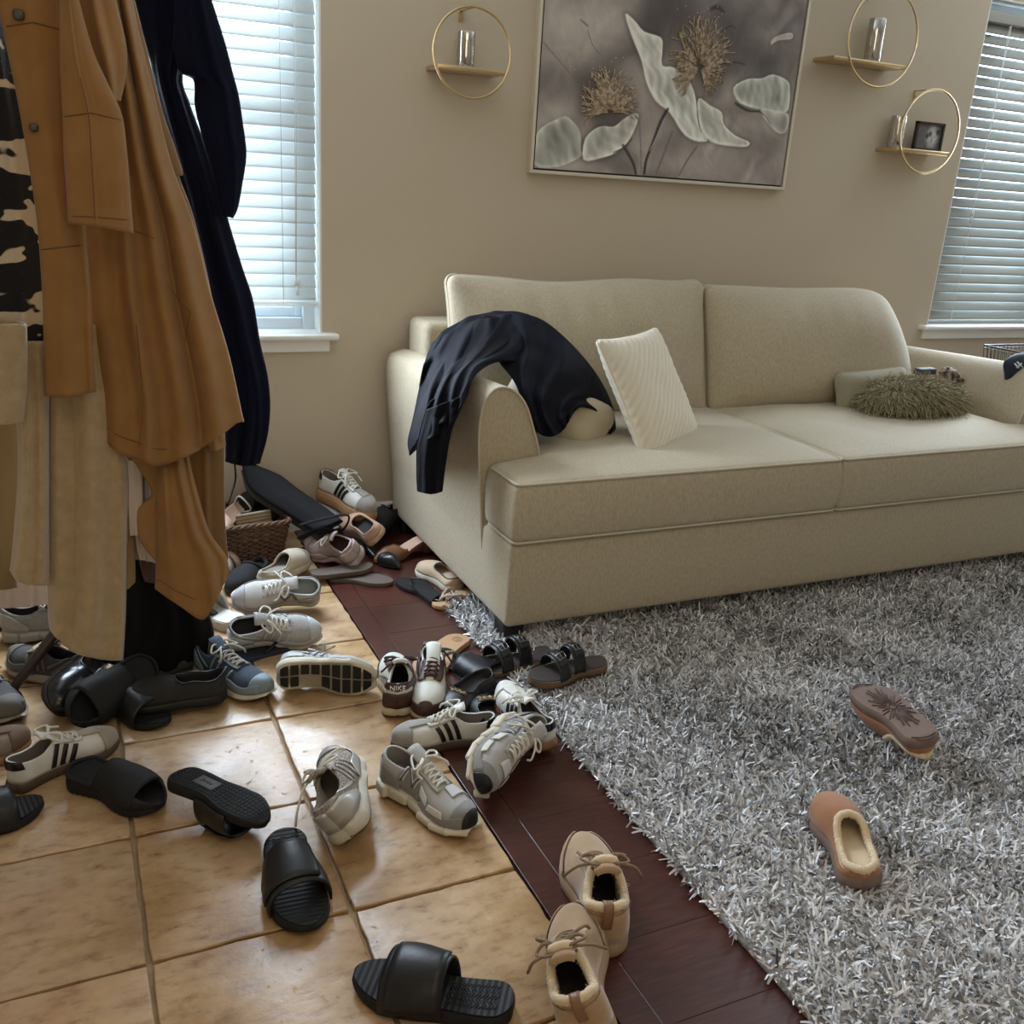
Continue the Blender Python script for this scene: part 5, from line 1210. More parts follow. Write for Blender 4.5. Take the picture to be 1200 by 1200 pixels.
# --- by the sofa side
s = thong('black flip-flop with silver ties on the wood floor beside the sofa', 1, sl=foam_b, strap=lea_b, tube_r=.003); put(s, (466, 674, 520, 712), (515, 706), (472, 680))
s = slipper('beige moccasin with bow beside the sofa', 1, mat=M('pale_sand', (.47, .36, .25), .8), sl=rub_w, trim=lea_b, fur=False, lining=M('sand_in', (.45, .34, .24), .8), hv=.045, heel_h=.035, name='moccasin', cat='shoe', open_=.55, L=.25); put(s, (488, 657, 542, 694), (536, 688), (494, 662))
s = thong('tan thong sandal with braided silver strap at the sofa corner', 1, sl=tan_l, strap=M('braid', (.42, .33, .25), .6, metal=.2), knot=True, L=.24, tube_r=.005); put(s, (511, 687, 562, 716), (556, 696), (516, 710))
# --- left side under the coats
s = slipper('black knit slip-on shoe standing on another black shoe under the coats', -1, mat=M('black_knit', (.013, .013, .013), .8, bump=.6, bscale=500), sl=rub_b, trim=lea_b, fur=False, lining=lin_d, hv=.060, heel_h=.062, name='slip_on_shoe', cat='shoe', open_=.48, L=.285); put(s, (140, 778, 265, 842), (258, 812), (146, 826), z=.02)
s = slide('black sandal mostly hidden beneath the black knit slip-on', 1, velcro=False, ridges=False, L=.26); put(s, (110, 800, 208, 858), (120, 806), (200, 850), scale=.85)
s = foam_slide('thick black foam slide tipped on its side under the cream coat', 1, L=.285); put(s, (74, 768, 190, 850), (185, 780), (85, 840), roll=-50, z=0)
s = slipper('dark green perforated clog behind the black knit slip-on', -1, mat=M('green_foam', (.035, .045, .035), .6, bump=.3, bscale=60), sl=M('green_foam', (.035, .045, .035), .6), trim=M('green_foam', (.035, .045, .035), .6), fur=False, lining=lin_d, name='clog', cat='clog'); put(s, (160, 762, 240, 806), (170, 800), (235, 772))
l_ = Last(.27, .108, -1, heelw=.8, bow=.006, zt=[(0, .027), (1, .024)], H=[(0, .022), (.46, .055), (.58, .058), (.75, .05), (.9, .036), (1, .004)], n=2.15)
b_ = MB()
for i in range(6):
    for j in range(5):
        p = l_.pt(.60+.05*i, 50+18*j+9*(i % 2), .001); P, f = rbox((.0028, .0028, .0012), .001, 1, 1); b_.add(P+p, f)
b_.build('perforations', M('perforation', (.15, .17, .13), .6), s, local=True)['kind'] = 'stuff'
s = slipper('black leather dress shoe tipped on its side under the cream coat', 1, mat=M('shiny_black', (.012, .012, .012), .22), sl=rub_b, trim=lea_b, fur=False, lining=lin_d, hv=.058, heel_h=.060, name='dress_shoe', cat='shoe', L=.29); put(s, (46, 757, 135, 838), (120, 765), (58, 832), roll=-48)
DK = dict(up=M('charcoal_mesh', (.05, .048, .046), .85, bump=.8, bscale=600), over=M('grey_brown_suede', (.11, .10, .09), .85), sl=M('tan_grey_midsole', (.26, .22, .17), .6), lining=lin_d)
s = runner('charcoal sneaker with beige laces behind the dark rack leg', -1, seed=17, lace=M('beige_lace', (.44, .38, .28), .85), **DK); put(s, (18, 742, 98, 812), (95, 790), (22, 770))
s = runner('charcoal sneaker at the left edge in front of the rack leg', 1, seed=18, lace=lace_g, **DK); put(s, (-60, 755, 34, 850), (-40, 770), (25, 835))
s = runner('grey chunky sneaker seen from its heel behind the cream coat', 1, up=mesh_g, over=sue_g, sl=M('grey_midsole', (.30, .28, .24), .6), seed=19, lining=lin_d, pods=True, ribs=False); put(s, (28, 706, 92, 746), (40, 732), (120, 722))
s = slipper('dark brown leather loafer at the far left behind the cream coat hem', 1, mat=M('dark_brown_leather', (.035, .024, .018), .35), sl=rub_b, trim=lea_b, fur=False, lining=lin_d, hv=.055, heel_h=.05, name='loafer', cat='shoe'); put(s, (-40, 705, 46, 740), (-30, 735), (40, 712))
s = court_shoe('brown sneaker toe at the left edge of the photo', 1, toe_m=M('brown_suede', (.14, .085, .055), .9), sl=rub_g, up=M('tan_up', (.20, .15, .115), .7), seed=20); put(s, (-100, 856, 22, 914), (-90, 905), (16, 872))
# the dark rack leg
b = MB(); pA = atz(-8, 838, .01); pB = atz(58, 738, 0); pB = aty(66, 728, -.93)
lg = empty('coat_rack', (0.05, -1.0, 0), 'dark wooden coat rack standing among the hanging coats', 'coat rack')
m_rack = M('rack_wood', (.03, .018, .014), .45)
top = np.array((.10, -.90, .34))
def leg_(to):
    v, f = tube([top, (top+to)/2, to], [.015, .014, .011], 10); obj('leg', v, f, m_rack, lg)
leg_(np.array(pA)); leg_(np.array((.36, -.72, .012))); leg_(np.array((-.16, -.62, .012))); leg_(np.array((.22, -1.02, .012)))
v, f = tube([(.10, -.90, .30), (.10, -.90, 1.0), (.10, -.90, 1.95)], [.021, .019, .017], 12); obj('pole', v, f, m_rack, lg)
for a in (20, 110, 200, 290, 335):
    a = math.radians(a); d = np.array((math.cos(a), math.sin(a), 0)); v, f = tube(catmull([top+np.array((0, 0, 1.42)), top+np.array((0, 0, 1.46))+d*.07, top+np.array((0, 0, 1.55))+d*.14], 5), .010, 8); obj('hook', v, f, m_rack, lg)
for r_ in REPORT:
    if abs(r_[2]-1) > .07: print('FIT', r_)
# ================================================================ hanging garments
def resamp(P, n):
    P = catmull(P, 8) if len(P) > 2 else np.array([np.array(P[0])*(1-u)+np.array(P[1])*u for u in np.linspace(0, 1, 9)])
    d = np.r_[0, np.cumsum(np.linalg.norm(np.diff(P[:, :2], axis=0), axis=1))]; u = np.linspace(0, d[-1], n)
    return np.stack([np.interp(u, d, P[:, i]) for i in range(P.shape[1])], 1)
class Drape:
    def __init__(s, rows, Y, folds=(), bulge=.03, nz=.004, n=56, m=64, seed=1, scale=5., back=.035):
        R = [resamp([(p[0], p[1], p[2] if len(p) > 2 else Y) for p in r], n) for r in rows]; R = np.array(R)
        k = len(R); out = []
        for j in range(n): out.append(resamp_t(R[:, j], m))
        G = np.array(out).transpose(1, 0, 2); sv = np.linspace(0, 1, n)[None, :]; tv = np.linspace(0, 1, m)[:, None]
        f = bulge*np.sqrt(np.clip(1-(2*sv-1)**2, 0, 1))+0*tv
        for (a, b, w, am) in folds: c = a+(b-a)*tv; f = f+am*np.exp(-((sv-c)/w)**2)
        q = np.stack([sv*.8+.25*tv, tv*.55+0*sv, 0*sv+0*tv], -1); edge = np.clip(np.minimum(sv, 1-sv)*10, 0, 1)
        f = f+nz*vnoise(q, scale/2.5, seed)*edge*(0.3+tv)
        s.G, s.f, s.n, s.m = G, f, n, m; s.back = back
        s.P = np.array([[aty(G[i, j, 0], G[i, j, 1], G[i, j, 2]-f[i, j]) for j in range(n)] for i in range(m)])
    def at(s, sv, tv, off=.002):
        a, c = min(max(tv, 0), .9999)*(s.m-1), min(max(sv, 0), .9999)*(s.n-1); i, j = int(a), int(c); a -= i; c -= j
        p = (s.P[i, j]*(1-a)+s.P[i+1, j]*a)*(1-c)+(s.P[i, j+1]*(1-a)+s.P[i+1, j+1]*a)*c; d = CAM-p; return p+d/np.linalg.norm(d)*off
    def build(s, name, mat, parent, thick=.003, closed=True):
        P = s.P
        if closed:
            B = P[:, 1:-1][:, ::-1].copy(); w = np.sin(np.linspace(0, PI, s.n))[1:-1]; fb = np.mean(s.f[:, :, None])*0
            B[..., 1] += (s.f[:, 1:-1][:, ::-1]*.8+s.back*w[None, :]); P = np.concatenate([P, B], 1)
        v, f = grid(P, wrap=closed); o = obj(name, v, f, mat, parent); solid(o, thick, 0); s.o = o; return o
    def seam(s, pts, mat, r=.0012, name='seam', off=.0018):
        P = []
        for (a, b), (c, d) in zip(pts[:-1], pts[1:]):
            for u in np.linspace(0, 1, 14): P.append(s.at(a+(c-a)*u, b+(d-b)*u, off))
        v, f = tube(np.array(P), r, 5); return obj(name, v-np.array(s.o.location), f, mat, s.o, local=True) if False else obj_child(name, v, f, mat, s.o)
def resamp_t(P, m):
    P = catmull(P, 8) if len(P) > 2 else np.array([P[0]*(1-u)+P[1]*u for u in np.linspace(0, 1, 9)]); u = np.linspace(0, len(P)-1, m); i = np.clip(u.astype(int), 0, len(P)-2); w_ = (u-i)[:, None]
    return P[i]*(1-w_)+P[i+1]*w_
def obj_child(name, v, f, mat, par):
    q = par.parent.location if par.parent else Vector((0, 0, 0)); return obj(name, np.asarray(v)-np.array(q)-np.array(par.location), f, mat, par, local=True)
def simple_rows(L): return [((a, y), (b, y)) for (y, a, b) in L]
camel = M('camel_wool', (.245, .122, .034), .92, col2=(.275, .142, .044), vscale=18, sheen=.08, bump=.3, bscale=900)
camel_d = M('camel_seam', (.10, .05, .018), .9)
camel2 = M('light_camel_wool', (.33, .185, .065), .92, sheen=.1, bump=.3, bscale=900)
camel3 = M('dark_camel_wool', (.175, .085, .022), .92, sheen=.1, bump=.3, bscale=900)
creamf = M('cream_fleece_wool', (.42, .31, .165), .95, col2=(.36, .26, .13), vscale=40, sheen=.5, bump=.8, bscale=350, bdist=.003)
navy = M('navy_plush', (.0025, .004, .014), .95, spec=.15, bump=.6, bscale=260, bdist=.004)
blackc = M('black_cloth', (.005, .005, .006), .9, spec=.2, bump=.3, bscale=300)
whitec = M('white_shirting', (.58, .50, .45), .85)
btn = M('horn_button', (.035, .028, .02), .4)
def button(par, p, r=.011, name='button'):
    P, f = rbox((r, .003, r), .0028, 2, 2, lambda P: np.c_[P[:, 0]*(1-.22*(np.abs(P[:, 2])/r)**3), P[:, 1], P[:, 2]*(1-.22*(np.abs(P[:, 0])/r)**3)]); obj_child(name, P+np.array(p), f, btn, par)
# navy robe nearest the window
rb_ = empty('plush_robe', tuple(aty(240, 200, -.78)), 'dark navy plush robe hanging in front of the left window', 'robe')
d = Drape([((150, -30), (235, -30)), ((165, 30), (245, 30)), ((180, 85), (214, 85)), ((188, 120), (222, 122)), ((200, 170), (240, 170)), ((214, 225), (258, 225)), ((222, 260), (268, 262)), ((232, 310), (283, 312)), ((240, 350), (296, 352)), ((250, 400), (304, 400)), ((258, 440), (313, 440)), ((262, 475), (316, 475)), ((264, 510), (313, 510)), ((265, 541), (285, 546), (304, 543))], -.76,
          folds=[(.2, .3, .06, .012), (.75, .55, .07, .015), (.5, .8, .05, .010)], bulge=.05, nz=.012, scale=6, seed=2); d.build('body', navy, rb_, .006)
d = Drape([((205, -30), (238, -30)), ((205, 20), (252, 15)), ((204, 55), (263, 50)), ((210, 82), (272, 85)), ((227, 92), (279, 112)), ((229, 125), (284, 145)), ((239, 165), (288, 180)), ((252, 205), (284, 212)), ((262, 245), (278, 243)), ((266, 254), (272, 255))], -.83, folds=[(.3, .4, .1, .008), (.7, .7, .08, .008)], bulge=.045, nz=.010, seed=5); d.build('sleeve', navy, rb_, .006)
# black and white patterned jumper at far left
m_leo = bpy.data.materials.new('black_white_knit'); m_leo.use_nodes = True
def leo_build(m, N, L, b, g, oi, noise, ramp, mix, bump):
    mp = N.new('ShaderNodeMapping'); mp.inputs['Rotation'].default_value = (0, .7, 0); mp.inputs['Scale'].default_value = (14, 14, 34); L.new(g.outputs['Position'], mp.inputs[0])
    nz = N.new('ShaderNodeTexNoise'); nz.inputs['Scale'].default_value = .9; nz.inputs['Detail'].default_value = 1; L.new(mp.outputs[0], nz.inputs['Vector'])
    c = ramp(nz.outputs['Fac'], [(.565, (.006, .006, .008)), (.585, (.50, .43, .32))]); L.new(c, b.inputs['Base Color']); b.inputs['Roughness'].default_value = .95
    L.new(bump(noise(350, 2), .8, .003), b.inputs['Normal'])
m_leo = pos_mat('black_white_knit_pattern', leo_build)
r0 = empty('patterned_jumper', tuple(aty(20, 250, -1.2)), 'fuzzy black and white patterned jumper hanging at the far left', 'jumper')
d = Drape(simple_rows([(-30, -70, 3), (60, -66, 12), (150, -62, 30), (250, -60, 46), (350, -56, 52), (398, -50, 52)])+[((-48, 415), (0, 410), (25, 424), (50, 405))], -1.20, folds=[(.3, .35, .08, .012), (.8, .75, .07, .012)], bulge=.06, nz=.01); d.build('body', m_leo, r0, .006)
# cream coats
g1 = empty('cream_fleece_coat', tuple(aty(100, 600, -1.19)), 'long cream fleece coat hanging lowest in front of the rack', 'coat')
d = Drape([((50, 380), (120, 380)), ((52, 440), (128, 440)), ((53, 500), (142, 500)), ((53, 560), (149, 560)), ((54, 620), (148, 620)), ((56, 680), (147, 680)), ((58, 722), (146, 720)), ((60, 738), (80, 760), (110, 771), (143, 774))], -1.17, folds=[(.15, .12, .09, .020), (.62, .55, .12, .018), (.9, .93, .06, .012), (.38, .35, .06, -.010)], bulge=.06, nz=.006); d.build('body', creamf, g1, .008)
d.seam([(.80, .22), (.45, .50), (.14, .62)], M('cream_seam', (.24, .17, .085), .95), .0016)
d2 = Drape([((140, 500), (158, 500)), ((142, 600), (157, 600)), ((143, 660), (158, 665)), ((143, 692), (150, 690), (158, 682))], -1.12, bulge=.015); d2.build('inner_panel', M('beige_wool', (.27, .19, .10), .95), g1)
g2 = empty('beige_fleece_coat', tuple(aty(30, 600, -1.26)), 'beige fleece coat with sleeve hanging at the far left', 'coat')
d = Drape([((8, 400), (58, 400)), ((20, 480), (56, 480)), ((22, 560), (56, 560)), ((16, 640), (56, 640)), ((13, 668), (25, 683), (56, 686))], -1.22, folds=[(.3, .25, .12, .018), (.75, .8, .1, .012)], bulge=.04, nz=.006); d.build('front_panel', creamf, g2, .008)
d = Drape([((-40, 380), (30, 380)), ((-38, 440), (31, 440)), ((-36, 480), (28, 480)), ((-35, 494), (0, 497), (26, 494))], -1.30, folds=[(.4, .4, .2, .015)], bulge=.05); d.build('sleeve', creamf, g2, .008)
d = Drape([((-50, 470), (24, 470)), ((-50, 560), (22, 560)), ((-50, 650), (18, 650)), ((-50, 690), (0, 691), (20, 688))], -1.14, folds=[(.6, .6, .1, .012)], bulge=.04); d.build('back_panel', M('brownish_beige_wool', (.25, .17, .075), .95, sheen=.3, bump=.5, bscale=400), g2, .006)  # back panel in a browner beige wool than the front
s1 = empty('white_shirt', tuple(aty(20, 690, -1.06)), 'white shirt hem showing under the beige coat at the far left', 'shirt')
d = Drape([((-50, 640), (57, 640)), ((-50, 680), (57, 680)), ((-50, 712), (0, 713), (57, 708))], -1.06, folds=[(.3, .3, .05, .01), (.55, .57, .03, .01), (.8, .82, .04, .012)], bulge=.02, nz=.01); d.build('body', whitec, s1)
s2 = empty('white_blouse', tuple(aty(165, 600, -1.09)), 'white blouse hanging between the cream and camel coats', 'blouse')
d = Drape([((144, 500), (190, 500)), ((145, 540), (190, 540)), ((146, 600), (190, 600)), ((150, 640), (190, 640)), ((154, 655), (170, 657), (190, 662))], -1.09, folds=[(.25, .3, .05, .012), (.6, .55, .05, .014), (.85, .9, .05, .01)], bulge=.02, nz=.012); d.build('body', whitec, s2)
d = Drape([((148, 540), (163, 540)), ((150, 555), (166, 553)), ((152, 610), (168, 606)), ((153, 628), (169, 626))], -1.15, bulge=.012, nz=.004); d.build('sleeve', whitec, s2)
# black trousers down to the shoes
k1 = empty('black_trousers', tuple(aty(180, 720, -.98)), 'black trousers hanging behind the coats down to the shoes', 'trousers')
d = Drape([((120, 560), (200, 560)), ((138, 640), (205, 640)), ((140, 700), (236, 700)), ((138, 740), (250, 738)), ((120, 775), (180, 790), (248, 764))], -1.0, folds=[(.3, .2, .08, .02), (.55, .6, .06, .02), (.8, .85, .07, .02)], bulge=.05, nz=.012); d.build('legs', blackc, k1)
d = Drape([((162, 640), (186, 640)), ((164, 662), (184, 662)), ((170, 682), (184, 684))], -1.06, bulge=.02); tag(d.build('brown_bag', M('dark_brown_hide', (.06, .03, .02), .5), None), 'dark brown leather bag corner showing below the white blouse', 'bag')
# the camel coats
c2 = empty('brown_camel_coat', tuple(aty(240, 520, -1.08)), 'darker camel coat with button behind the front camel coat', 'coat')
d = Drape([((110, -30), (150, -30)), ((140, 60), (172, 60)), ((160, 130), (190, 130)), ((170, 185), (207, 180)), ((175, 203), (214, 204)), ((178, 215), (210, 208)), ((184, 260), (228, 260)), ((190, 360), (250, 360)), ((200, 430), (257, 430)), ((205, 500), (262, 500)), ((210, 600), (263, 600)), ((215, 655), (267, 655))], -1.08, folds=[(.3, .25, .06, .015), (.65, .6, .06, .012)], bulge=.035, nz=.004); d.build('body', camel3, c2)
d.seam([(.1, .78), (.95, .80)], camel_d)
button(d.o, d.at(.45, .70, .008), .013)
d = Drape([((232, 430), (252, 430)), ((236, 470), (258, 480)), ((238, 505), (262, 508)), ((246, 527), (254, 528), (264, 523))], -1.13, bulge=.012); d.build('inner_hem', camel2, c2)
c1 = empty('camel_coat', tuple(aty(130, 300, -1.25)), 'long camel wool coat with sleeve and dark button draping to a point', 'coat')
dC = Drape([((92, -30), (148, -30)), ((94, 40), (163, 40)), ((98, 110), (180, 110)), ((100, 190), (200, 190)), ((100, 270), (227, 265)), ((102, 350), (247, 345)), ((110, 420), (268, 415)), ((118, 470), (190, 480), (284, 488)), ((121, 512), (138, 530), (160, 538), (182, 546), (212, 538), (246, 519), (285, 490))], -1.20,
            folds=[(.15, .12, .09, .016), (.40, .33, .06, .030), (.66, .56, .07, .030), (.88, .80, .07, .028), (.78, .68, .03, -.012)], bulge=.035, nz=.004, n=90, m=90); dC.build('body', camel, c1)
dC.seam([(.36, .68), (.27, .97)], camel_d, .001); dC.seam([(.04, .955), (.45, .965)], camel_d, .001); dC.seam([(.66, .60), (.80, .66), (.70, .72)], camel_d, .001); dC.seam([(.40, .50), (.62, .52)], camel_d, .001)
d = Drape([((185, 440, -1.10), (215, 440, -1.10)), ((186, 500, -1.12), (216, 500, -1.12)), ((184, 540, -1.17), (222, 540, -1.17)), ((184, 590), (234, 588)), ((184, 630), (246, 625)), ((183, 665), (266, 655)), ((182, 690), (213, 712), (238, 726), (253, 704), (265, 678))], -1.22, folds=[(.25, .2, .10, .015), (.60, .75, .10, .022), (.92, .95, .05, .010)], bulge=.035, nz=.006); d.build('long_tail', camel, c1); d.seam([(.02, .92), (.25, .945), (.5, .945)], camel_d, .001)
d = Drape([((155, 538), (196, 548)), ((170, 560), (196, 575)), ((178, 580), (194, 590)), ((162, 597), (188, 606)), ((160, 618), (186, 628)), ((166, 636), (186, 645)), ((178, 652), (185, 660))], -1.16, bulge=.012, nz=.002); d.build('turned_hem', camel2, c1)
d = Drape([((-8, -30), (74, -30)), ((3, 30), (76, 30)), ((20, 110), (80, 110)), ((34, 190), (86, 190)), ((44, 260), (98, 260)), ((50, 340), (106, 340)), ((52, 410), (109, 410)), ((53, 464), (80, 466), (112, 459))], -1.30, folds=[(.5, .5, .2, .008), (.95, .92, .05, .010)], bulge=.02, nz=.003); d.build('front_panel', camel, c1)
d.seam([(.06, .145), (.5, .135), (.98, .155)], camel_d, .0012); d.seam([(.02, .63), (.95, .62)], camel_d, .0012)
button(d.o, d.at(.28, .115, .008), .010); button(d.o, d.at(.22, .355, .008), .008)
d = Drape([((88, -30), (128, -30)), ((92, 20), (140, 20)), ((98, 60), (148, 58)), ((108, 90), (147, 88)), ((120, 118), (141, 118))], -1.30, folds=[(.4, .6, .12, .02)], bulge=.03); d.build('pocket_flap', camel, c1)
d = Drape([((70, -30), (88, -30)), ((71, 0), (92, 0)), ((71, 60), (108, 58)), ((72, 100), (125, 96)), ((74, 140), (142, 134)), ((75, 180), (148, 176)), ((78, 225), (152, 224)), ((80, 262), (115, 266), (156, 274))], -1.36, folds=[(.45, .42, .03, .005)], bulge=.030, nz=.003); d.build('sleeve', camel, c1)
d.seam([(.02, .56), (.5, .555), (.98, .595)], camel_d, .0011); d.seam([(.02, .965), (.98, .955)], camel_d, .0010); d.seam([(.45, .4), (.42, .97)], camel_d, .0009)

# ================================================================ dark jacket over the sofa arm
jk = empty('dark_jacket', (1.30, -.70, .70), 'black zip jacket thrown over the left sofa arm and pillow', 'jacket')
m_jk = M('black_jersey', (.0035, .004, .009), .85, spec=.2, bump=.3, bscale=500)
def yx(px, py, x): return float(atx(px, py, x)[1])
def J(px, py, x=None, y=None): return (px, py, yx(px, py, x) if x is not None else y)
d = Drape([(J(560, 372, y=-0.465), J(600, 367, y=-0.485), J(640, 378, y=-0.525), J(688, 424, y=-0.585), J(716, 472, y=-0.645), J(723, 520, y=-0.725)),
           (J(566, 384, y=-0.525), J(610, 384, y=-0.565), J(650, 404, y=-0.605), J(690, 445, y=-0.655), J(712, 482, y=-0.705), J(720, 527, y=-0.765)),
           (J(578, 405, y=-0.605), J(620, 412, y=-0.645), J(655, 432, y=-0.685), J(684, 460, y=-0.725), J(704, 484, y=-0.755), J(717, 512, y=-0.785)),
           (J(586, 425, y=-0.685), J(624, 445, y=-0.735), J(650, 460, y=-0.755), J(668, 468, y=-0.775), J(686, 474, y=-0.785), J(704, 486, y=-0.795)),
           (J(604, 448, y=-0.765), J(628, 475, y=-0.805), J(648, 486, y=-0.815), J(664, 484, y=-0.815), J(674, 478, y=-0.805), J(684, 476, y=-0.805)),
           (J(622, 492, y=-0.825), J(634, 509, y=-0.845), J(648, 511, y=-0.845), J(660, 504, y=-0.835), J(666, 494, y=-0.825), J(672, 482, y=-0.815))], -.6,
          folds=[(.2, .25, .04, .022), (.42, .5, .035, .022), (.62, .72, .04, .02), (.82, .85, .03, .016), (.32, .38, .03, -.010)], bulge=.03, nz=.014, n=70, scale=9, seed=4); d.build('right_side', m_jk, jk, .004)
d = Drape([(J(505, 405, y=-.52), J(535, 385, y=-.48), J(575, 371, y=-.46), J(615, 370, y=-.50), J(655, 392, y=-.56)),
           (J(496, 430, y=-.62), J(525, 405, y=-.58), J(560, 390, y=-.56), J(600, 388, y=-.58), J(640, 410, y=-.62)),
           (J(490, 462, x=1.06), J(515, 436, y=-.70), J(545, 418, y=-.68), J(580, 408, y=-.66), J(622, 424, y=-.68)),
           (J(484, 492, x=1.055), J(508, 466, y=-.80), J(530, 446, y=-.82), J(555, 430, y=-.80), J(582, 424, y=-.72)),
           (J(478, 518, x=1.05), J(500, 496, y=-.84), J(520, 480, y=-.88), J(540, 462, y=-.90), J(556, 440, y=-.86)),
           (J(480, 534, x=1.05), J(498, 518, y=-.86), J(515, 508, y=-.90), J(527, 498, y=-.93), J(548, 462, y=-.93))], -.6,
          folds=[(.15, .2, .05, .016), (.38, .40, .05, .024), (.58, .62, .045, .022), (.8, .82, .05, .02)], bulge=.03, nz=.014, n=70, scale=9, seed=7); d.build('left_side', m_jk, jk, .004)
d = Drape([(J(500, 480, y=-.88), J(548, 462, y=-.93)), (J(490, 520, y=-.86), J(530, 502, y=-.93)), (J(489, 548, y=-.85), J(522, 545, y=-.90)), (J(490, 576, y=-.84), J(505, 579, y=-.86), J(518, 576, y=-.88))], -.88, folds=[(.3, .3, .12, .014), (.7, .7, .1, .014)], bulge=.03, nz=.008); d.build('hanging_sleeve', m_jk, jk, .004)
d = Drape([(J(560, 374, y=-.52), J(590, 372, y=-.52)), (J(545, 400, y=-.62), J(600, 396, y=-.62)), (J(520, 450, y=-.80), J(560, 430, y=-.80)), (J(505, 500, y=-.90), J(535, 490, y=-.94))], -.6, folds=[(.5, .5, .15, .015)], bulge=.03, nz=.008, back=.01); d.build('collar_fold', M('black_jersey_2', (.003, .003, .005), .85, spec=.2), jk, .004)

# ================================================================ black bag with strap, wicker basket and its things
bg = empty('shoulder_bag', tuple(aty(340, 590, -.12)), 'black padded bag with a long strap leaning on the wall by the basket', 'bag')
lb = M('black_nylon', (.005, .005, .006), .75, spec=.2, bump=.3, bscale=500); gy = M('grey_nylon', (.035, .035, .035), .8, bump=.3, bscale=400)
rows = [((284, 545), (302, 547)), ((291, 569), (326, 556)), ((310, 585), (349, 573)), ((335, 601), (371, 588)), ((358, 616), (391, 602)), ((374, 627), (402, 611))]
d = Drape([[(*p, -.10-.30*(i/5)) for p in r] for i, r in enumerate(rows)], -.2, bulge=.014, nz=.002, back=.05); d.build('body', lb, bg, .004)
d = Drape([[(p[0]-1, p[1]+7, -.07-.30*(i/5)) for p in r] for i, r in enumerate(rows)], -.2, bulge=.02, nz=.002, back=.03); d.build('side_panel', gy, bg, .003)
v, f = tube(catmull([aty(352, 615, -.36), aty(378, 608, -.40), aty(408, 604, -.40), aty(400, 622, -.42), aty(372, 622, -.44), aty(350, 632, -.42)], 6), .016, 8, flat=.22); obj('strap', v, f, lb, bg)
v, f = tube(catmull([aty(274, 536, -.35), aty(276, 560, -.33), aty(271, 580, -.36), aty(266, 592, -.38)], 6), .010, 8, flat=.3); obj('hanging_strap', v, f, lb, bg)
v, f = tube(catmull([aty(300, 552, -.10), aty(330, 566, -.10), aty(352, 580, -.16), aty(362, 596, -.22)], 6), .007, 8, flat=.5); obj('top_handle', v, f, lb, bg)
# wicker basket
wk = M('brown_wicker', (.085, .038, .02), .6, col2=(.16, .08, .042), vscale=60, bump=.3, bscale=200); wkd = M('dark_wicker', (.04, .018, .01), .7)
b0 = atz(322, 656, .01); a0 = atz(240, 676, .01)
ux = np.array((1, .10, 0.)); ux /= np.linalg.norm(ux); uy = np.array((-ux[1], ux[0], 0))
FR = np.array((.668, -.318, 0)); bw, bd_, bh = .36, .25, .150
cen = FR-ux*bw/2+uy*bd_/2
bk = empty('wicker_basket', tuple(cen), 'brown woven wicker basket full of shoes against the wall', 'basket')
loop = rrect(bw/2, bd_/2, .03, n=5); loop3 = lambda s, z: np.array([cen+ux*p[0]*s+uy*p[1]*s+np.array((0, 0, z)) for p in loop])
N_ = len(loop); st = MB(); wv = MB()
L0 = rrect(bw/2, bd_/2, .03, n=4); per = resamp(np.c_[np.vstack([L0, L0[:1]]), np.zeros(len(L0)+1)], 121)[:-1, :2]; n_ = len(per); nrm = np.gradient(np.vstack([per[-1:], per, per[:1]]), axis=0)[1:-1]; nrm = np.c_[nrm[:, 1], -nrm[:, 0]]; nrm /= np.linalg.norm(nrm, axis=1, keepdims=True)
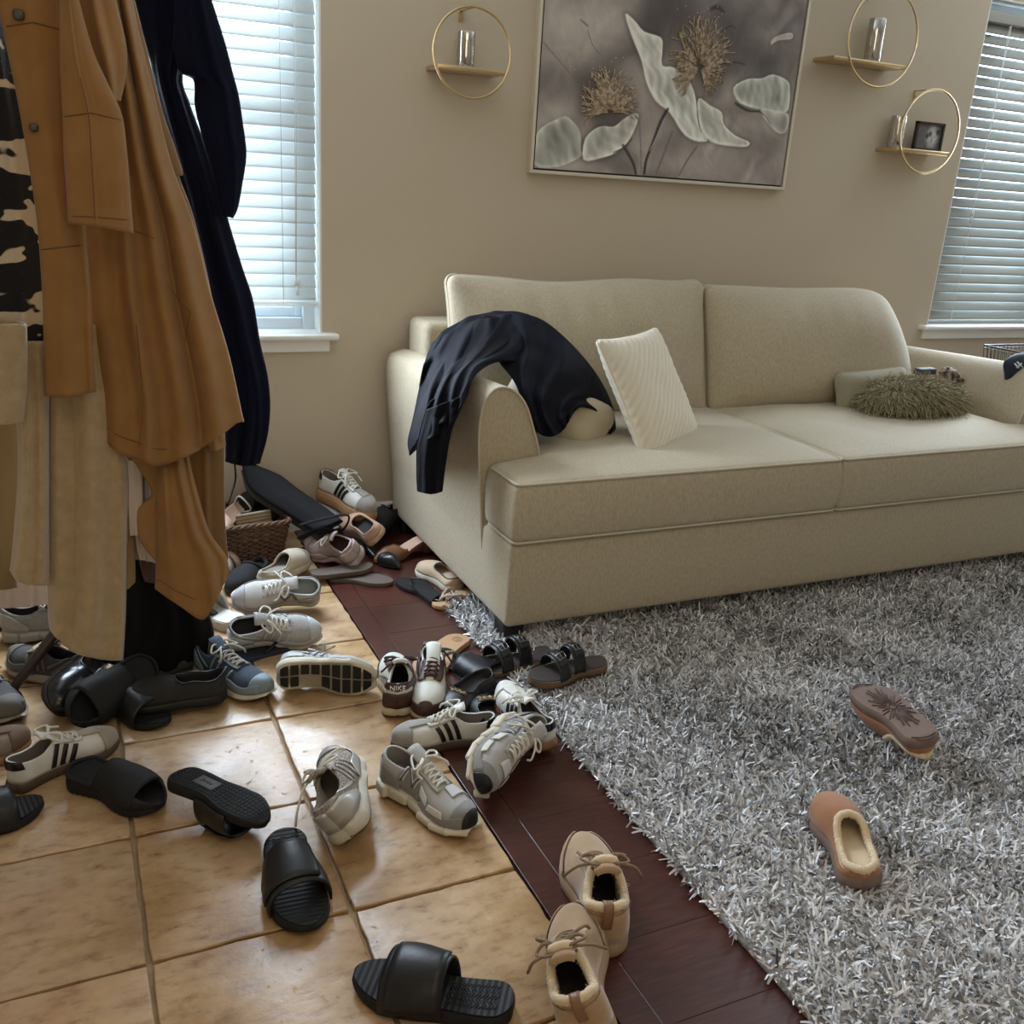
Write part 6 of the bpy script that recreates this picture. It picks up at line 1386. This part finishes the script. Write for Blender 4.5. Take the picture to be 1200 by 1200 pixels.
for k in range(17):
    z = .008+.0085*k; s = .86+.14*k/16; ph = k % 2
    P = np.array([cen+ux*(per[i, 0]*s+nrm[i, 0]*.0035*(1 if ((i//2)+ph) % 2 else -1))+uy*(per[i, 1]*s+nrm[i, 1]*.0035*(1 if ((i//2)+ph) % 2 else -1))+np.array((0, 0, z)) for i in range(n_)])
    wv.tube(P, .0042, 6, closed=True)
for i in range(0, n_, 4): st.tube([cen+ux*per[i, 0]*.86+uy*per[i, 1]*.86+np.array((0, 0, .004)), cen+ux*per[i, 0]+uy*per[i, 1]+np.array((0, 0, bh-.008))], .0032, 5)
o = wv.build('weave', wk, bk); o['kind'] = 'stuff'; o = st.build('stakes', wkd, bk); o['kind'] = 'stuff'
P = np.array([cen+ux*p[0]*1.01+uy*p[1]*1.01+np.array((0, 0, bh)) for p in per]); rm = MB()
for ph in range(3): rm.tube(P+np.array([[0, 0, .005*math.sin(i*.8+ph*2.09)] for i in range(n_)])+np.c_[nrm*.005*np.cos(np.arange(n_)*.8+ph*2.09)[:, None], np.zeros(n_)], .0055, 6, closed=True)
rm.build('rim', wk, bk)
b = MB(); b.box(cen+np.array((0, 0, .006)), (bw*.8, bd_*.8, .008)); b.build('floor_panel', wkd, bk, smooth=False)
# things in the basket
rt = empty('ribbed_slide', tuple(aty(297, 614, -.36)), 'tan ribbed slide standing in the wicker basket', 'slide')
G = np.array([[aty(276+41*u+4*w_, 604-7*u+34*w_, -.215-.02*math.sin(u*PI)-.003*abs(math.sin(w_*PI*9))) for u in np.linspace(0, 1, 16)] for w_ in np.linspace(0, 1, 55)]); v, f = grid(G); o = obj('strap', v, f, M('ribbed_tan', (.42, .34, .22), .8), rt); solid(o, .004, 0)
P, f = rbox((.055, .012, .075), .010, 3, 4); obj('footbed', P+aty(300, 604, -.175)-np.array((0, 0, .06)), f, lin_d, rt)
s = heel_shoe('nude strappy heeled sandal sticking out of the wicker basket', M('nude_gloss', (.62, .44, .33), .35), hh=.06, closed=False, name='strappy_sandal', cat='sandal', strap=M('white_strap', (.7, .68, .64), .4)); put(s, (258, 583, 288, 626), (284, 588), (264, 620), roll=-50, z=.09)
s = slide('black flat sandal lying in the back of the wicker basket', -1, velcro=False, ridges=False, L=.25, name='flat_sandal', cat='sandal'); put(s, (278, 580, 332, 606), (326, 600), (284, 586), z=.115)
